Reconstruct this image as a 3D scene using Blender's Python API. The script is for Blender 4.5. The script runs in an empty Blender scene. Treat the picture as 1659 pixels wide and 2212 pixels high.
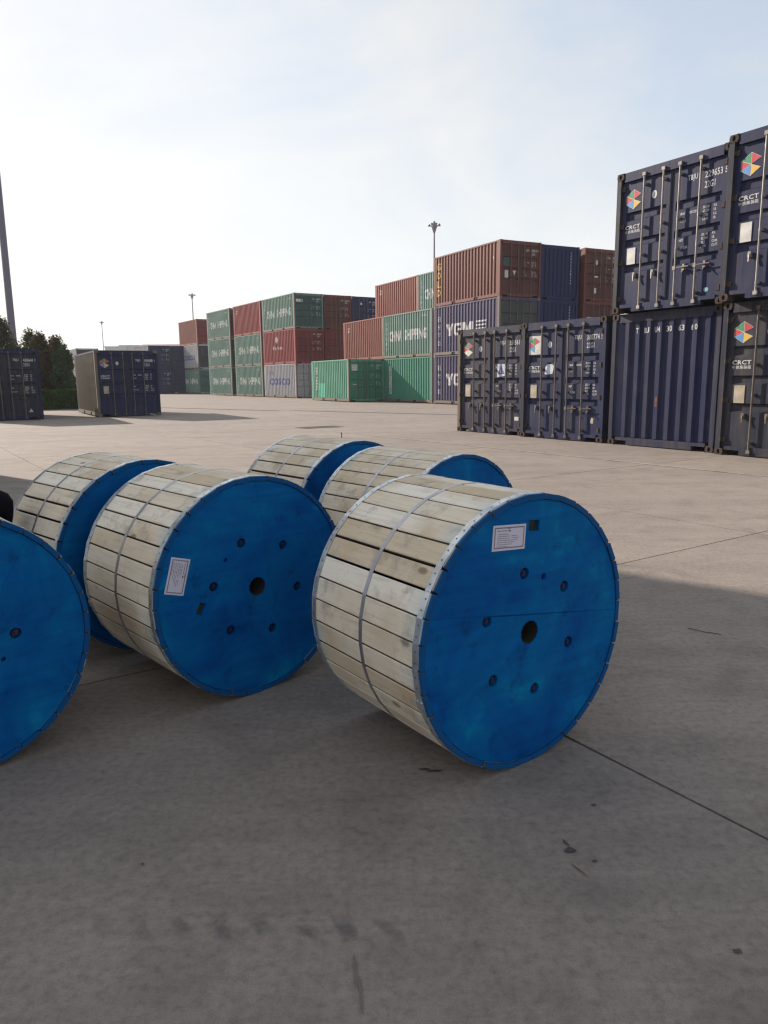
import bpy, bmesh, math, random
from mathutils import Vector, Matrix, noise as mnoise
rnd = random.Random(7)
S = bpy.context.scene
C = S.collection
D = bpy.data

# ------------------------------------------------------------------ camera
cam = D.cameras.new('camera')
cam.sensor_fit = 'VERTICAL'; cam.sensor_height = 24.0
cam.lens = 1597.29 / 2212 * 24.0
cam.clip_start = 0.05; cam.clip_end = 3000
co = D.objects.new('camera', cam); C.objects.link(co)
P_, R_, H_ = 0.1784, -0.0105, 1.3795
fw = Vector((0, math.cos(P_), -math.sin(P_))); up0 = Vector((0, math.sin(P_), math.cos(P_))); rt0 = Vector((1, 0, 0))
rt = rt0 * math.cos(R_) + up0 * math.sin(R_); up = up0 * math.cos(R_) - rt0 * math.sin(R_)
M = Matrix((rt, up, -fw)).transposed().to_4x4(); M.translation = Vector((0, 0, H_))
co.matrix_world = M
S.camera = co

# ------------------------------------------------------------------ sky, sun, exposure
SUN_EL, SUN_AZ = math.radians(23.4), math.radians(-51.3)      # azimuth from +Y towards +X
w = D.worlds.new('World'); S.world = w; w.use_nodes = True
nt = w.node_tree; nt.nodes.clear()
def N(t, kind, **kw):
    n = t.nodes.new(kind)
    for k, v in kw.items():
        if k.startswith('i_'):
            n.inputs[k[2:].replace('_', ' ')].default_value = v
        else: setattr(n, k, v)
    return n
def L(t, a, ao, b, bi): t.links.new(a.outputs[ao], b.inputs[bi])
def ramp(t, src, so, stops):
    r = t.nodes.new('ShaderNodeValToRGB'); e = r.color_ramp.elements
    while len(e) < len(stops): e.new(0.5)
    for k, (p, c) in enumerate(stops):
        e[k].position = p; e[k].color = (c, c, c, 1) if not isinstance(c, tuple) else (*c, 1)
    t.links.new(src.outputs[so], r.inputs[0]); return r
def mixc(t, a, ao, b, bo, fac=None, fo=0, f=0.5, mode='MIX'):
    m = t.nodes.new('ShaderNodeMix'); m.data_type = 'RGBA'; m.blend_type = mode; m.clamp_factor = True
    m.inputs[0].default_value = f
    if fac is not None: t.links.new(fac.outputs[fo], m.inputs[0])
    for sl, (x, xo) in ((6, (a, ao)), (7, (b, bo))):
        if isinstance(x, tuple): m.inputs[sl].default_value = (*x, 1)
        else: t.links.new(x.outputs[xo], m.inputs[sl])
    return m
sky = N(nt, 'ShaderNodeTexSky', sky_type='NISHITA', sun_disc=False, sun_elevation=SUN_EL, sun_rotation=SUN_AZ,
        altitude=0, air_density=1.0, dust_density=1.6, ozone_density=1.0)
tc = N(nt, 'ShaderNodeTexCoord')
mp = N(nt, 'ShaderNodeMapping'); mp.inputs['Scale'].default_value = (1.0, 1.0, 1.9); mp.inputs['Rotation'].default_value = (0.25, 0.5, 0.2)
L(nt, tc, 'Generated', mp, 0)
n1 = N(nt, 'ShaderNodeTexNoise', i_Scale=2.3, i_Detail=9.0, i_Roughness=0.56, i_Distortion=0.5); L(nt, mp, 0, n1, 'Vector')
cl = ramp(nt, n1, 'Fac', [(0.36, 0.48), (0.62, 1.0)])
bw = N(nt, 'ShaderNodeRGBToBW'); L(nt, sky, 0, bw, 0)
gain = N(nt, 'ShaderNodeMath', operation='MULTIPLY'); gain.inputs[1].default_value = 1.5; L(nt, bw, 0, gain, 0)
white = N(nt, 'ShaderNodeCombineColor')
for k in range(3): L(nt, gain, 0, white, k)
tint = mixc(nt, white, 0, (0.965, 0.985, 1.0), 0, f=1.0, mode='MULTIPLY')
sm = mixc(nt, sky, 0, tint, 2, cl, 0)
# thin high haze evens the dome out: bright parts are compressed, the blue gaps lifted
lum = N(nt, 'ShaderNodeRGBToBW'); L(nt, sm, 2, lum, 0)
def wm_(op, a, v):
    n = N(nt, 'ShaderNodeMath', operation=op); nt.links.new(a, n.inputs[0]); n.inputs[1].default_value = v; return n.outputs[0]
den = wm_('ADD', wm_('MULTIPLY', lum.outputs[0], 0.10), 0.25)
fac_ = N(nt, 'ShaderNodeMath', operation='DIVIDE'); fac_.inputs[0].default_value = 0.615; nt.links.new(den, fac_.inputs[1])
comp = N(nt, 'ShaderNodeVectorMath', operation='SCALE'); L(nt, sm, 2, comp, 0); L(nt, fac_, 0, comp, 'Scale')
veil = ramp(nt, n1, 'Fac', [(0.36, 0.95), (0.66, 1.05)]); cv = mixc(nt, comp, 0, veil, 0, f=1.0, mode='MULTIPLY')
bg = N(nt, 'ShaderNodeBackground', i_Strength=0.10); L(nt, cv, 2, bg, 0)
ow = N(nt, 'ShaderNodeOutputWorld'); L(nt, bg, 0, ow, 0)

sl = D.lights.new('sun', 'SUN'); sl.energy = 3.75; sl.angle = math.radians(0.8); sl.color = (1.0, 0.87, 0.76)
so = D.objects.new('sun', sl); C.objects.link(so)
sd = Vector((math.sin(SUN_AZ) * math.cos(SUN_EL), math.cos(SUN_AZ) * math.cos(SUN_EL), math.sin(SUN_EL)))
so.rotation_euler = sd.to_track_quat('Z', 'Y').to_euler(); so.location = sd * 60
vs = S.view_settings; S.display_settings.display_device = 'sRGB'
vs.view_transform = 'Standard'; vs.look = 'None'; vs.gamma = 1.0; vs.exposure = 1.05; vs.use_curve_mapping = False
S.render.engine = 'CYCLES'
S.cycles.use_denoising = True; S.cycles.max_bounces = 6; S.cycles.diffuse_bounces = 3; S.cycles.glossy_bounces = 2
S.cycles.volume_bounces = 1; S.cycles.filter_width = 1.3
S.cycles.caustics_reflective = False; S.cycles.caustics_refractive = False

# ------------------------------------------------------------------ materials
MATS = {}
def newmat(name):
    m = D.materials.new(name); m.use_nodes = True; t = m.node_tree
    b = t.nodes['Principled BSDF']; MATS[name] = m
    return m, t, b
def setin(b, **kw):
    for k, v in kw.items():
        s = b.inputs[k.replace('_', ' ')]
        s.default_value = (*v, 1) if isinstance(v, tuple) and len(v) == 3 else v
def flat(name, col, rough=0.7, metal=0.0, var=0.12, scale=9.0):
    m, t, b = newmat(name); setin(b, Roughness=rough, Metallic=metal)
    tx = N(t, 'ShaderNodeTexCoord'); no = N(t, 'ShaderNodeTexNoise', i_Scale=scale, i_Detail=5.0); L(t, tx, 'Object', no, 'Vector')
    d = tuple(c * (1 - var) for c in col); u = tuple(min(1, c * (1 + var)) for c in col)
    r = ramp(t, no, 'Fac', [(0.3, d), (0.7, u)]); L(t, r, 0, b, 'Base Color')
    return m
def paint(name, col, rust=0.5, dirt=0.5, rough=0.55, fade=0.5):
    """old container paint: chalky fading, vertical dirt streaks, rust specks"""
    m, t, b = newmat(name)
    tx = N(t, 'ShaderNodeTexCoord'); oi = N(t, 'ShaderNodeObjectInfo')
    ad = N(t, 'ShaderNodeVectorMath', operation='ADD'); L(t, tx, 'Object', ad, 0)
    sc = N(t, 'ShaderNodeVectorMath', operation='SCALE'); sc.inputs['Scale'].default_value = 0.35
    L(t, oi, 'Location', sc, 0); L(t, sc, 0, ad, 1)
    n1 = N(t, 'ShaderNodeTexNoise', i_Scale=1.1, i_Detail=6.0, i_Roughness=0.6); L(t, ad, 0, n1, 'Vector')
    lt = tuple(min(1, c * 0.9 + 0.02 * fade + 0.12 * fade * max(col)) for c in col); dk = tuple(c * 0.85 for c in col)
    r1 = ramp(t, n1, 'Fac', [(0.32, dk), (0.5, col), (0.72, lt)])
    mp = N(t, 'ShaderNodeMapping'); mp.inputs['Scale'].default_value = (9, 9, 0.45); L(t, ad, 0, mp, 0)
    n2 = N(t, 'ShaderNodeTexNoise', i_Scale=1.0, i_Detail=7.0, i_Roughness=0.62); L(t, mp, 0, n2, 'Vector')
    r2 = ramp(t, n2, 'Fac', [(0.46, 0.0), (0.74, min(1.0, 0.5 * dirt))])
    m1 = mixc(t, r1, 0, (0.11, 0.092, 0.072), 0, r2, 0)
    n3 = N(t, 'ShaderNodeTexNoise', i_Scale=5.0, i_Detail=9.0, i_Roughness=0.72); L(t, ad, 0, n3, 'Vector')
    r3 = ramp(t, n3, 'Fac', [(0.69 - 0.05 * rust, 0.0), (0.75, 0.8 * rust)])
    m2 = mixc(t, m1, 2, (0.115, 0.055, 0.03), 0, r3, 0)
    n4 = N(t, 'ShaderNodeTexNoise', i_Scale=2.2, i_Detail=10.0, i_Roughness=0.74, i_Distortion=0.6); L(t, ad, 0, n4, 'Vector')
    r4 = ramp(t, n4, 'Fac', [(0.56, 0.0), (0.72, 0.5 * dirt)]); m2 = mixc(t, m2, 2, (0.105, 0.093, 0.078), 0, r4, 0)
    L(t, m2, 2, b, 'Base Color'); setin(b, Roughness=rough, Specular_IOR_Level=0.18)
    bu = N(t, 'ShaderNodeBump', i_Strength=0.12, i_Distance=0.02); L(t, n1, 'Fac', bu, 'Height'); L(t, bu, 0, b, 'Normal')
    return m
navy = paint('navy_paint', (0.014, 0.021, 0.066), 0.6, 0.6)
navy2 = paint('dull_navy_paint', (0.027, 0.030, 0.062), 0.8, 1.1)
slate = paint('dark_slate_paint', (0.023, 0.028, 0.046), 0.8, 1.0)
violet = paint('violet_paint', (0.055, 0.048, 0.105), 0.3, 0.3)
brown = paint('brown_paint', (0.135, 0.041, 0.031), 0.2, 0.3)
dkbrown = paint('dark_brown_paint', (0.085, 0.028, 0.026), 0.2, 0.3)
green = paint('sea_green_paint', (0.118, 0.212, 0.178), 0.3, 0.35, fade=0.8)
green2 = paint('fresh_green_paint', (0.045, 0.210, 0.145), 0.2, 0.25, fade=0.5)
mint = paint('mint_green_paint', (0.115, 0.33, 0.225), 0.4, 0.5, fade=0.9)
orange = paint('orange_brown_paint', (0.225, 0.068, 0.052), 0.2, 0.3, fade=0.6)
red = paint('red_paint', (0.23, 0.038, 0.038), 0.2, 0.3, fade=0.7)
dkred = paint('dark_red_paint', (0.15, 0.022, 0.026), 0.2, 0.3)
brick = paint('brick_paint', (0.23, 0.085, 0.062), 0.3, 0.4)
grey = paint('pale_grey_paint', (0.34, 0.34, 0.36), 0.4, 0.5)
dkgreen = paint('dark_green_paint', (0.026, 0.085, 0.085), 0.2, 0.3)
greygreen = paint('grey_green_paint', (0.050, 0.060, 0.064), 0.4, 0.6)
blue2 = paint('clear_navy_paint', (0.006, 0.016, 0.075), 0.2, 0.2, fade=0.1)
rail = paint('dusty_rail_paint', (0.15, 0.125, 0.095), 0.4, 0.8)
castm = paint('rusty_casting_paint', (0.060, 0.044, 0.038), 0.9, 0.8, 0.8)
bar = flat('galvanised_bar', (0.27, 0.245, 0.215), 0.5, 0.2, 0.35, 5)
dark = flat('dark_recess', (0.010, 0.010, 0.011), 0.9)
rubber = flat('door_gasket', (0.030, 0.030, 0.033), 0.7)
white = flat('white_print', (0.52, 0.52, 0.51), 0.7, 0, 0.18, 14)
softwhite = flat('faded_white_print', (0.48, 0.50, 0.47), 0.75, 0, 0.3, 6)
blueprint = flat('faded_blue_print', (0.075, 0.095, 0.26), 0.75, 0, 0.3, 6)
yellow = flat('yellow_print', (0.55, 0.38, 0.07), 0.7)
c_green = flat('green_print', (0.03, 0.24, 0.10), 0.6); c_red = flat('red_print', (0.50, 0.030, 0.045), 0.6)
c_blue = flat('blue_print', (0.06, 0.24, 0.52), 0.6); c_yel = flat('amber_print', (0.68, 0.40, 0.06), 0.6)
c_pale = flat('worn_pale_print', (0.62, 0.60, 0.48), 0.7)
tan = flat('tan_plate', (0.34, 0.30, 0.22), 0.6, 0, 0.25, 8)
plate = flat('pale_plate', (0.52, 0.52, 0.49), 0.5, 0, 0.18, 8)
cyanp = flat('cyan_print', (0.14, 0.40, 0.52), 0.6)
mintpatch = flat('fresh_mint_patch', (0.13, 0.52, 0.36), 0.5)
rustm = flat('bare_rust', (0.16, 0.062, 0.03), 0.9, 0, 0.4, 20)
zinc = flat('zinc_strap', (0.58, 0.61, 0.63), 0.40, 0.85, 0.25, 14)
steel = flat('steel_strap', (0.42, 0.42, 0.45), 0.42, 0.85, 0.2, 10)
paper = flat('paper_label', (0.60, 0.57, 0.66), 0.6, 0, 0.05)
ink = flat('grey_ink', (0.20, 0.18, 0.24), 0.7); inkd = flat('dark_ink', (0.10, 0.085, 0.11), 0.7)
boltm = flat('painted_bolt', (0.018, 0.030, 0.085), 0.45, 0.3, 0.3, 60)
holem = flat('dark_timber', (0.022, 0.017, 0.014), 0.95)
polem = flat('lamp_steel', (0.13, 0.125, 0.17), 0.5, 0.2)
bagm = flat('black_sack', (0.006, 0.006, 0.010), 0.85, 0, 0.3, 6)
MATS['black_sack'].node_tree.nodes['Principled BSDF'].inputs['Specular IOR Level'].default_value = 0.08
bagred = flat('dull_red_stripe', (0.035, 0.007, 0.012), 0.6)
iron = flat('cast_iron', (0.045, 0.040, 0.038), 0.8)
bark = flat('bark', (0.070, 0.050, 0.036), 0.9, 0, 0.3, 12)
wallp = flat('pale_render', (0.45, 0.45, 0.47), 0.8); glass = flat('dark_glass', (0.06, 0.07, 0.09), 0.2)
shedw = flat('shed_cladding', (0.20, 0.23, 0.32), 0.7); roofr = flat('faded_red_roof', (0.26, 0.13, 0.12), 0.8)
sealant = flat('joint_filler', (0.030, 0.026, 0.024), 0.95, 0, 0.3, 30)

def leafmat(name, a, b_):
    m, t, b = newmat(name); tx = N(t, 'ShaderNodeTexCoord')
    n = N(t, 'ShaderNodeTexNoise', i_Scale=1.6, i_Detail=3.0); L(t, tx, 'Object', n, 'Vector')
    g = N(t, 'ShaderNodeNewGeometry')
    r = ramp(t, g, 'Random Per Island', [(0.0, a), (1.0, b_)])
    r2 = ramp(t, n, 'Fac', [(0.35, 0.65), (0.65, 1.2)])
    mm = mixc(t, r, 0, r2, 0, f=1.0, mode='MULTIPLY'); L(t, mm, 2, b, 'Base Color'); setin(b, Roughness=0.7, Specular_IOR_Level=0.2)
    tl = N(t, 'ShaderNodeBsdfTranslucent'); L(t, mm, 2, tl, 'Color'); mx = N(t, 'ShaderNodeMixShader'); mx.inputs[0].default_value = 0.45
    L(t, b, 0, mx, 1); L(t, tl, 0, mx, 2); L(t, mx, 0, t.nodes['Material Output'], 0)
    return m
leafg = leafmat('green_leaf', (0.034, 0.066, 0.028), (0.085, 0.145, 0.055))
leafb = leafmat('bronze_leaf', (0.058, 0.045, 0.024), (0.13, 0.100, 0.046))
leafh = leafmat('hedge_leaf', (0.035, 0.080, 0.015), (0.085, 0.175, 0.030))
leafd = leafmat('dark_leaf', (0.042, 0.050, 0.024), (0.115, 0.115, 0.055))

def concrete():
    m, t, b = newmat('worn_concrete')
    g = N(t, 'ShaderNodeNewGeometry'); oi = N(t, 'ShaderNodeObjectInfo')
    def noise(scale, det=6.0, rough=0.6, stretch=None, rot=0.0, dist=0.0):
        n = N(t, 'ShaderNodeTexNoise', i_Scale=scale, i_Detail=det, i_Roughness=rough, i_Distortion=dist)
        if stretch:
            mp = N(t, 'ShaderNodeMapping'); mp.inputs['Scale'].default_value = stretch; mp.inputs['Rotation'].default_value = (0, 0, rot)
            L(t, g, 'Position', mp, 0); L(t, mp, 0, n, 'Vector')
        else: L(t, g, 'Position', n, 'Vector')
        return n
    big = noise(0.35, 5.0); r = ramp(t, big, 'Fac', [(0.3, (0.226, 0.192, 0.163)), (0.7, (0.274, 0.234, 0.200))])
    med = noise(2.6, 8.0, 0.65, dist=0.6); rm = ramp(t, med, 'Fac', [(0.30, 0.78), (0.5, 1.0), (0.72, 1.08)])
    c1 = mixc(t, r, 0, rm, 0, f=1.0, mode='MULTIPLY')
    # tyre-worn streaks running across the yard
    st = noise(1.0, 7.0, 0.6, (0.22, 2.4, 1), math.radians(18)); rs = ramp(t, st, 'Fac', [(0.36, 0.86), (0.55, 1.01), (0.72, 1.05)])
    c2 = mixc(t, c1, 2, rs, 0, f=0.85, mode='MULTIPLY')
    # smeared trowel marks
    tr = noise(1.0, 6.0, 0.65, (4.0, 14.0, 1), math.radians(-52), 1.2); rt_ = ramp(t, tr, 'Fac', [(0.30, 0.86), (0.52, 1.0), (0.72, 1.06)])
    c3 = mixc(t, c2, 2, rt_, 0, f=0.75, mode='MULTIPLY')
    # oil and rubber blotches
    bl = noise(1.3, 9.0, 0.7, dist=0.3); rb = ramp(t, bl, 'Fac', [(0.60, 0.0), (0.76, 0.40)])
    c4 = mixc(t, c3, 2, (0.085, 0.074, 0.068), 0, rb, 0)
    sp = noise(26.0, 5.0, 0.7); rp = ramp(t, sp, 'Fac', [(0.70, 0.0), (0.76, 0.55)])
    c5 = mixc(t, c4, 2, (0.065, 0.056, 0.052), 0, rp, 0)
    mo = noise(34.0, 6.0, 0.7); rmo = ramp(t, mo, 'Fac', [(0.28, 0.60), (0.5, 1.0), (0.72, 1.24)]); c5 = mixc(t, c5, 2, rmo, 0, f=0.8, mode='MULTIPLY')
    gr = noise(260.0, 3.0, 0.8); rg = ramp(t, gr, 'Fac', [(0.25, 0.66), (0.5, 1.0), (0.75, 1.28)])
    c6 = mixc(t, c5, 2, rg, 0, f=0.8, mode='MULTIPLY')
    rr = ramp(t, oi, 'Random', [(0.0, (0.95, 0.95, 0.965)), (1.0, (1.05, 1.045, 1.03))])
    c7 = mixc(t, c6, 2, rr, 0, f=1.0, mode='MULTIPLY')
    # a lug-tyre print: a band of dark blotches pressed into the slab in front of the drums
    mp = N(t, 'ShaderNodeMapping', vector_type='TEXTURE'); mp.inputs['Location'].default_value = TYRE[0]; mp.inputs['Rotation'].default_value = (0, 0, TYRE[1])
    L(t, g, 'Position', mp, 0); sx = N(t, 'ShaderNodeSeparateXYZ'); L(t, mp, 0, sx, 0)
    def math_(op, a, v=None, b2=None):
        n = N(t, 'ShaderNodeMath', operation=op); t.links.new(a, n.inputs[0])
        if v is not None: n.inputs[1].default_value = v
        if b2 is not None: t.links.new(b2, n.inputs[1])
        return n.outputs[0]
    wob = noise(9.0, 4.0); wv = math_('MULTIPLY', wob.outputs['Fac'], 0.09)
    yy = math_('ABSOLUTE', math_('ADD', math_('ADD', sx.outputs['Y'], None, wv), -0.045))
    band = math_('SUBTRACT', math_('MULTIPLY', yy, -22.0), -1.35); 
    ends = math_('SUBTRACT', math_('MULTIPLY', math_('ABSOLUTE', sx.outputs['X']), -4.0), -2.0)
    lug = math_('ADD', math_('MULTIPLY', math_('SINE', math_('MULTIPLY', math_('ADD', math_('ADD', sx.outputs['X'], None, math_('MULTIPLY', sx.outputs['Y'], 0.7)), None, wv), 58.0)), 0.9), 0.35)
    f0 = N(t, 'ShaderNodeMath', operation='MULTIPLY', use_clamp=True); 
    bc = N(t, 'ShaderNodeClamp'); t.links.new(band, bc.inputs[0]); ec = N(t, 'ShaderNodeClamp'); t.links.new(ends, ec.inputs[0]); lc = N(t, 'ShaderNodeClamp'); t.links.new(lug, lc.inputs[0])
    t.links.new(math_('MULTIPLY', bc.outputs[0], None, ec.outputs[0]), f0.inputs[0]); t.links.new(lc.outputs[0], f0.inputs[1])
    f1 = N(t, 'ShaderNodeMath', operation='MULTIPLY'); tn = noise(11.0, 5.0, 0.65); rtn = ramp(t, tn, 'Fac', [(0.36, 0.0), (0.56, 0.75)]); L(t, rtn, 0, f1, 1); L(t, f0, 0, f1, 0)
    c8 = mixc(t, c7, 2, (0.09, 0.078, 0.075), 0, f1, 0)
    L(t, c8, 2, b, 'Base Color'); setin(b, Roughness=0.88)
    
    bu = N(t, 'ShaderNodeBump', i_Strength=0.35, i_Distance=0.006); L(t, med, 'Fac', bu, 'Height')
    bu2 = N(t, 'ShaderNodeBump', i_Strength=0.3, i_Distance=0.002); L(t, gr, 'Fac', bu2, 'Height'); L(t, bu, 0, bu2, 'Normal'); L(t, bu2, 0, b, 'Normal')
    return m
TYRE = ((-0.30, 1.67, 0.0), math.radians(-3.0))
conc = concrete()

def wood():
    m, t, b = newmat('weathered_pine'); tx = N(t, 'ShaderNodeTexCoord'); oi = N(t, 'ShaderNodeObjectInfo')
    cb = N(t, 'ShaderNodeCombineXYZ'); m1 = N(t, 'ShaderNodeMath', operation='MULTIPLY'); m1.inputs[1].default_value = 37.0; L(t, oi, 'Random', m1, 0)
    L(t, m1, 0, cb, 0); L(t, m1, 0, cb, 1)
    ad = N(t, 'ShaderNodeVectorMath', operation='ADD'); L(t, tx, 'Object', ad, 0); L(t, cb, 0, ad, 1)
    mp = N(t, 'ShaderNodeMapping'); mp.inputs['Scale'].default_value = (60, 3.2, 60); L(t, ad, 0, mp, 0)
    gn = N(t, 'ShaderNodeTexNoise', i_Scale=1.0, i_Detail=6.0, i_Roughness=0.6, i_Distortion=0.8); L(t, mp, 0, gn, 'Vector')
    base = ramp(t, oi, 'Random', [(0.0, (0.64, 0.53, 0.38)), (0.18, (0.75, 0.65, 0.505)), (0.36, (0.82, 0.745, 0.62)), (0.52, (0.70, 0.59, 0.44)), (0.70, (0.79, 0.705, 0.565)), (0.85, (0.85, 0.785, 0.675)), (1.0, (0.76, 0.67, 0.53))])
    rg = ramp(t, gn, 'Fac', [(0.3, 0.76), (0.5, 1.0), (0.75, 1.08)])
    c1 = mixc(t, base, 0, rg, 0, f=0.8, mode='MULTIPLY')
    bn = N(t, 'ShaderNodeTexNoise', i_Scale=3.0, i_Detail=5.0); L(t, ad, 0, bn, 'Vector')
    rb = ramp(t, bn, 'Fac', [(0.45, 0.0), (0.66, 0.6)]); c2 = mixc(t, c1, 2, (0.52, 0.38, 0.22), 0, rb, 0)       # warm heartwood
    sn = N(t, 'ShaderNodeTexNoise', i_Scale=7.0, i_Detail=8.0, i_Roughness=0.7); L(t, ad, 0, sn, 'Vector')
    rs = ramp(t, sn, 'Fac', [(0.54, 0.0), (0.72, 0.68)]); c3 = mixc(t, c2, 2, (0.22, 0.20, 0.18), 0, rs, 0)       # grey smudges
    vo = N(t, 'ShaderNodeTexVoronoi', i_Scale=4.2, i_Randomness=1.0); mp2 = N(t, 'ShaderNodeMapping'); mp2.inputs['Scale'].default_value = (1.3, 0.75, 1.3); L(t, ad, 0, mp2, 0); L(t, mp2, 0, vo, 'Vector')
    rk = ramp(t, vo, 'Distance', [(0.05, 0.75), (0.10, 0.0)]); c4 = mixc(t, c3, 2, (0.20, 0.105, 0.055), 0, rk, 0)  # knots
    # blue overspray where the flanges were painted
    sy = N(t, 'ShaderNodeSeparateXYZ'); L(t, tx, 'Object', sy, 0)
    ov = ramp(t, sy, 'Y', [(0.010, 1.0), (0.016, 0.26), (0.12, 0.0)])
    ov2 = ramp(t, sy, 'Y', [(0.58, 0.0), (0.675, 0.26)])
    on = N(t, 'ShaderNodeTexNoise', i_Scale=3.5, i_Detail=3.0); L(t, ad, 0, on, 'Vector'); orr = ramp(t, on, 'Fac', [(0.46, 0.06), (0.66, 2.0)])
    sm_ = N(t, 'ShaderNodeMath', operation='ADD'); L(t, ov, 0, sm_, 0); L(t, ov2, 0, sm_, 1)
    om = N(t, 'ShaderNodeMath', operation='MULTIPLY', use_clamp=True); L(t, sm_, 0, om, 0); L(t, orr, 0, om, 1)
    c5 = mixc(t, c4, 2, (0.20, 0.48, 0.56), 0, om, 0)
    edge = ramp(t, sy, 'Y', [(0.0105, 1.0), (0.0125, 0.0)])
    c6 = mixc(t, c5, 2, (0.001, 0.068, 0.215), 0, edge, 0)
    L(t, c6, 2, b, 'Base Color'); setin(b, Roughness=0.75, Specular_IOR_Level=0.2)
    bu = N(t, 'ShaderNodeBump', i_Strength=0.25, i_Distance=0.002); L(t, gn, 'Fac', bu, 'Height'); L(t, bu, 0, b, 'Normal')
    return m
pine = wood()
def bluepaint():
    m, t, b = newmat('blue_flange_paint'); tx = N(t, 'ShaderNodeTexCoord')
    oi = N(t, 'ShaderNodeObjectInfo'); ofs = N(t, 'ShaderNodeVectorMath', operation='ADD'); L(t, tx, 'Object', ofs, 0); L(t, oi, 'Location', ofs, 1)
    n = N(t, 'ShaderNodeTexNoise', i_Scale=3.0, i_Detail=8.0, i_Roughness=0.66, i_Distortion=0.7); L(t, ofs, 0, n, 'Vector')
    r = ramp(t, n, 'Fac', [(0.28, (0.0005, 0.046, 0.220)), (0.44, (0.0005, 0.086, 0.300)), (0.57, (0.0005, 0.120, 0.335)), (0.70, (0.001, 0.195, 0.400))])
    n2 = N(t, 'ShaderNodeTexNoise', i_Scale=9.0, i_Detail=8.0, i_Roughness=0.7); L(t, tx, 'Object', n2, 'Vector')
    r2 = ramp(t, n2, 'Fac', [(0.56, 0.0), (0.74, 0.75)]); c = mixc(t, r, 0, (0.003, 0.022, 0.085), 0, r2, 0)
    mp = N(t, 'ShaderNodeMapping'); mp.inputs['Scale'].default_value = (2.5, 40, 40); L(t, tx, 'Object', mp, 0)
    gn = N(t, 'ShaderNodeTexNoise', i_Scale=1.0, i_Detail=5.0); L(t, mp, 0, gn, 'Vector')
    rg = ramp(t, gn, 'Fac', [(0.3, 0.80), (0.65, 1.08)]); c2 = mixc(t, c, 2, rg, 0, f=0.7, mode='MULTIPLY')
    L(t, c2, 2, b, 'Base Color'); setin(b, Roughness=0.7, Specular_IOR_Level=0.08)
    bu = N(t, 'ShaderNodeBump', i_Strength=0.2, i_Distance=0.003); L(t, gn, 'Fac', bu, 'Height'); L(t, bu, 0, b, 'Normal')
    return m
bluem = bluepaint()

# ------------------------------------------------------------------ helpers
class MB:
    def __init__(s): s.v = []; s.f = []; s.m = []
    def add(s, vs, fs, m=0):
        o = len(s.v); s.v += [tuple(p) for p in vs]; s.f += [tuple(i + o for i in f) for f in fs]; s.m += [m] * len(fs); return s
    def box(s, x0, x1, y0, y1, z0, z1, m=0):
        return s.add([(x0,y0,z0),(x1,y0,z0),(x1,y1,z0),(x0,y1,z0),(x0,y0,z1),(x1,y0,z1),(x1,y1,z1),(x0,y1,z1)],
                     [(0,3,2,1),(4,5,6,7),(0,1,5,4),(1,2,6,5),(2,3,7,6),(3,0,4,7)], m)
    def tube(s, p, q, r0, r1=None, n=8, m=0, caps=True):
        r1 = r0 if r1 is None else r1; p = Vector(p); q = Vector(q); d = (q - p).normalized()
        a = d.orthogonal().normalized(); b = d.cross(a)
        vs = [p + (a * math.cos(2*math.pi*i/n) + b * math.sin(2*math.pi*i/n)) * r0 for i in range(n)] + \
             [q + (a * math.cos(2*math.pi*i/n) + b * math.sin(2*math.pi*i/n)) * r1 for i in range(n)]
        fs = [(i, (i+1) % n, n + (i+1) % n, n + i) for i in range(n)]
        if caps: fs += [tuple(range(n))[::-1], tuple(range(n, 2*n))]
        return s.add(vs, fs, m)
    def mesh(s, name, mats, smooth=False):
        me = D.meshes.new(name); me.from_pydata(s.v, [], s.f)
        for x in (mats if isinstance(mats, (list, tuple)) else [mats]): me.materials.append(x)
        me.polygons.foreach_set('material_index', s.m)
        if smooth: me.polygons.foreach_set('use_smooth', [True] * len(s.f))
        me.update(); return me
def link(name, me, parent=None, loc=(0,0,0), rot=(0,0,0)):
    o = D.objects.new(name, me); C.objects.link(o); o.location = loc; o.rotation_euler = rot
    if parent: o.parent = parent
    return o
def thing(name, label, cat, loc, rz=0, group=None):
    o = link(name, None, None, loc, (0, 0, rz)); o.empty_display_size = 0.2
    o['label'] = label; o['category'] = cat
    if group: o['group'] = group
    return o
def kind(o, k): o['kind'] = k; return o
_tx = {}
def text_mesh(txt, h, width=None, cond=1.0, spacing=1.0, bold=0.022):
    """flat lettering as (verts, faces) in the XY plane, baseline at 0, left edge at 0, cap height h"""
    bold = 0.050 if h > 0.5 else (0.008 if ord(txt[0]) > 255 else bold)
    key = (txt, h, width, cond, spacing)
    if key in _tx: return _tx[key]
    cu = D.curves.new('lettering', 'FONT'); cu.body = txt; cu.size = 1.0; cu.resolution_u = 2; cu.space_character = spacing + bold*3.5; cu.offset = bold
    ob = D.objects.new('lettering', cu); C.objects.link(ob)
    dg = bpy.context.evaluated_depsgraph_get(); dg.update()
    me = ob.evaluated_get(dg).to_mesh()
    vs = [v.co.copy() for v in me.vertices]; fs = [tuple(p.vertices) for p in me.polygons]
    ob.evaluated_get(dg).to_mesh_clear(); D.objects.remove(ob); D.curves.remove(cu)
    if not vs: return [], []
    x0 = min(v.x for v in vs); x1 = max(v.x for v in vs); y0 = min(v.y for v in vs); y1 = max(v.y for v in vs)
    ky = h / max(1e-6, y1 - y0); kx = ky * cond if width is None else width / max(1e-6, x1 - x0)
    vs = [((v.x - x0) * kx, (v.y - y0) * ky) for v in vs]
    _tx[key] = (vs, fs); return vs, fs
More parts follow.
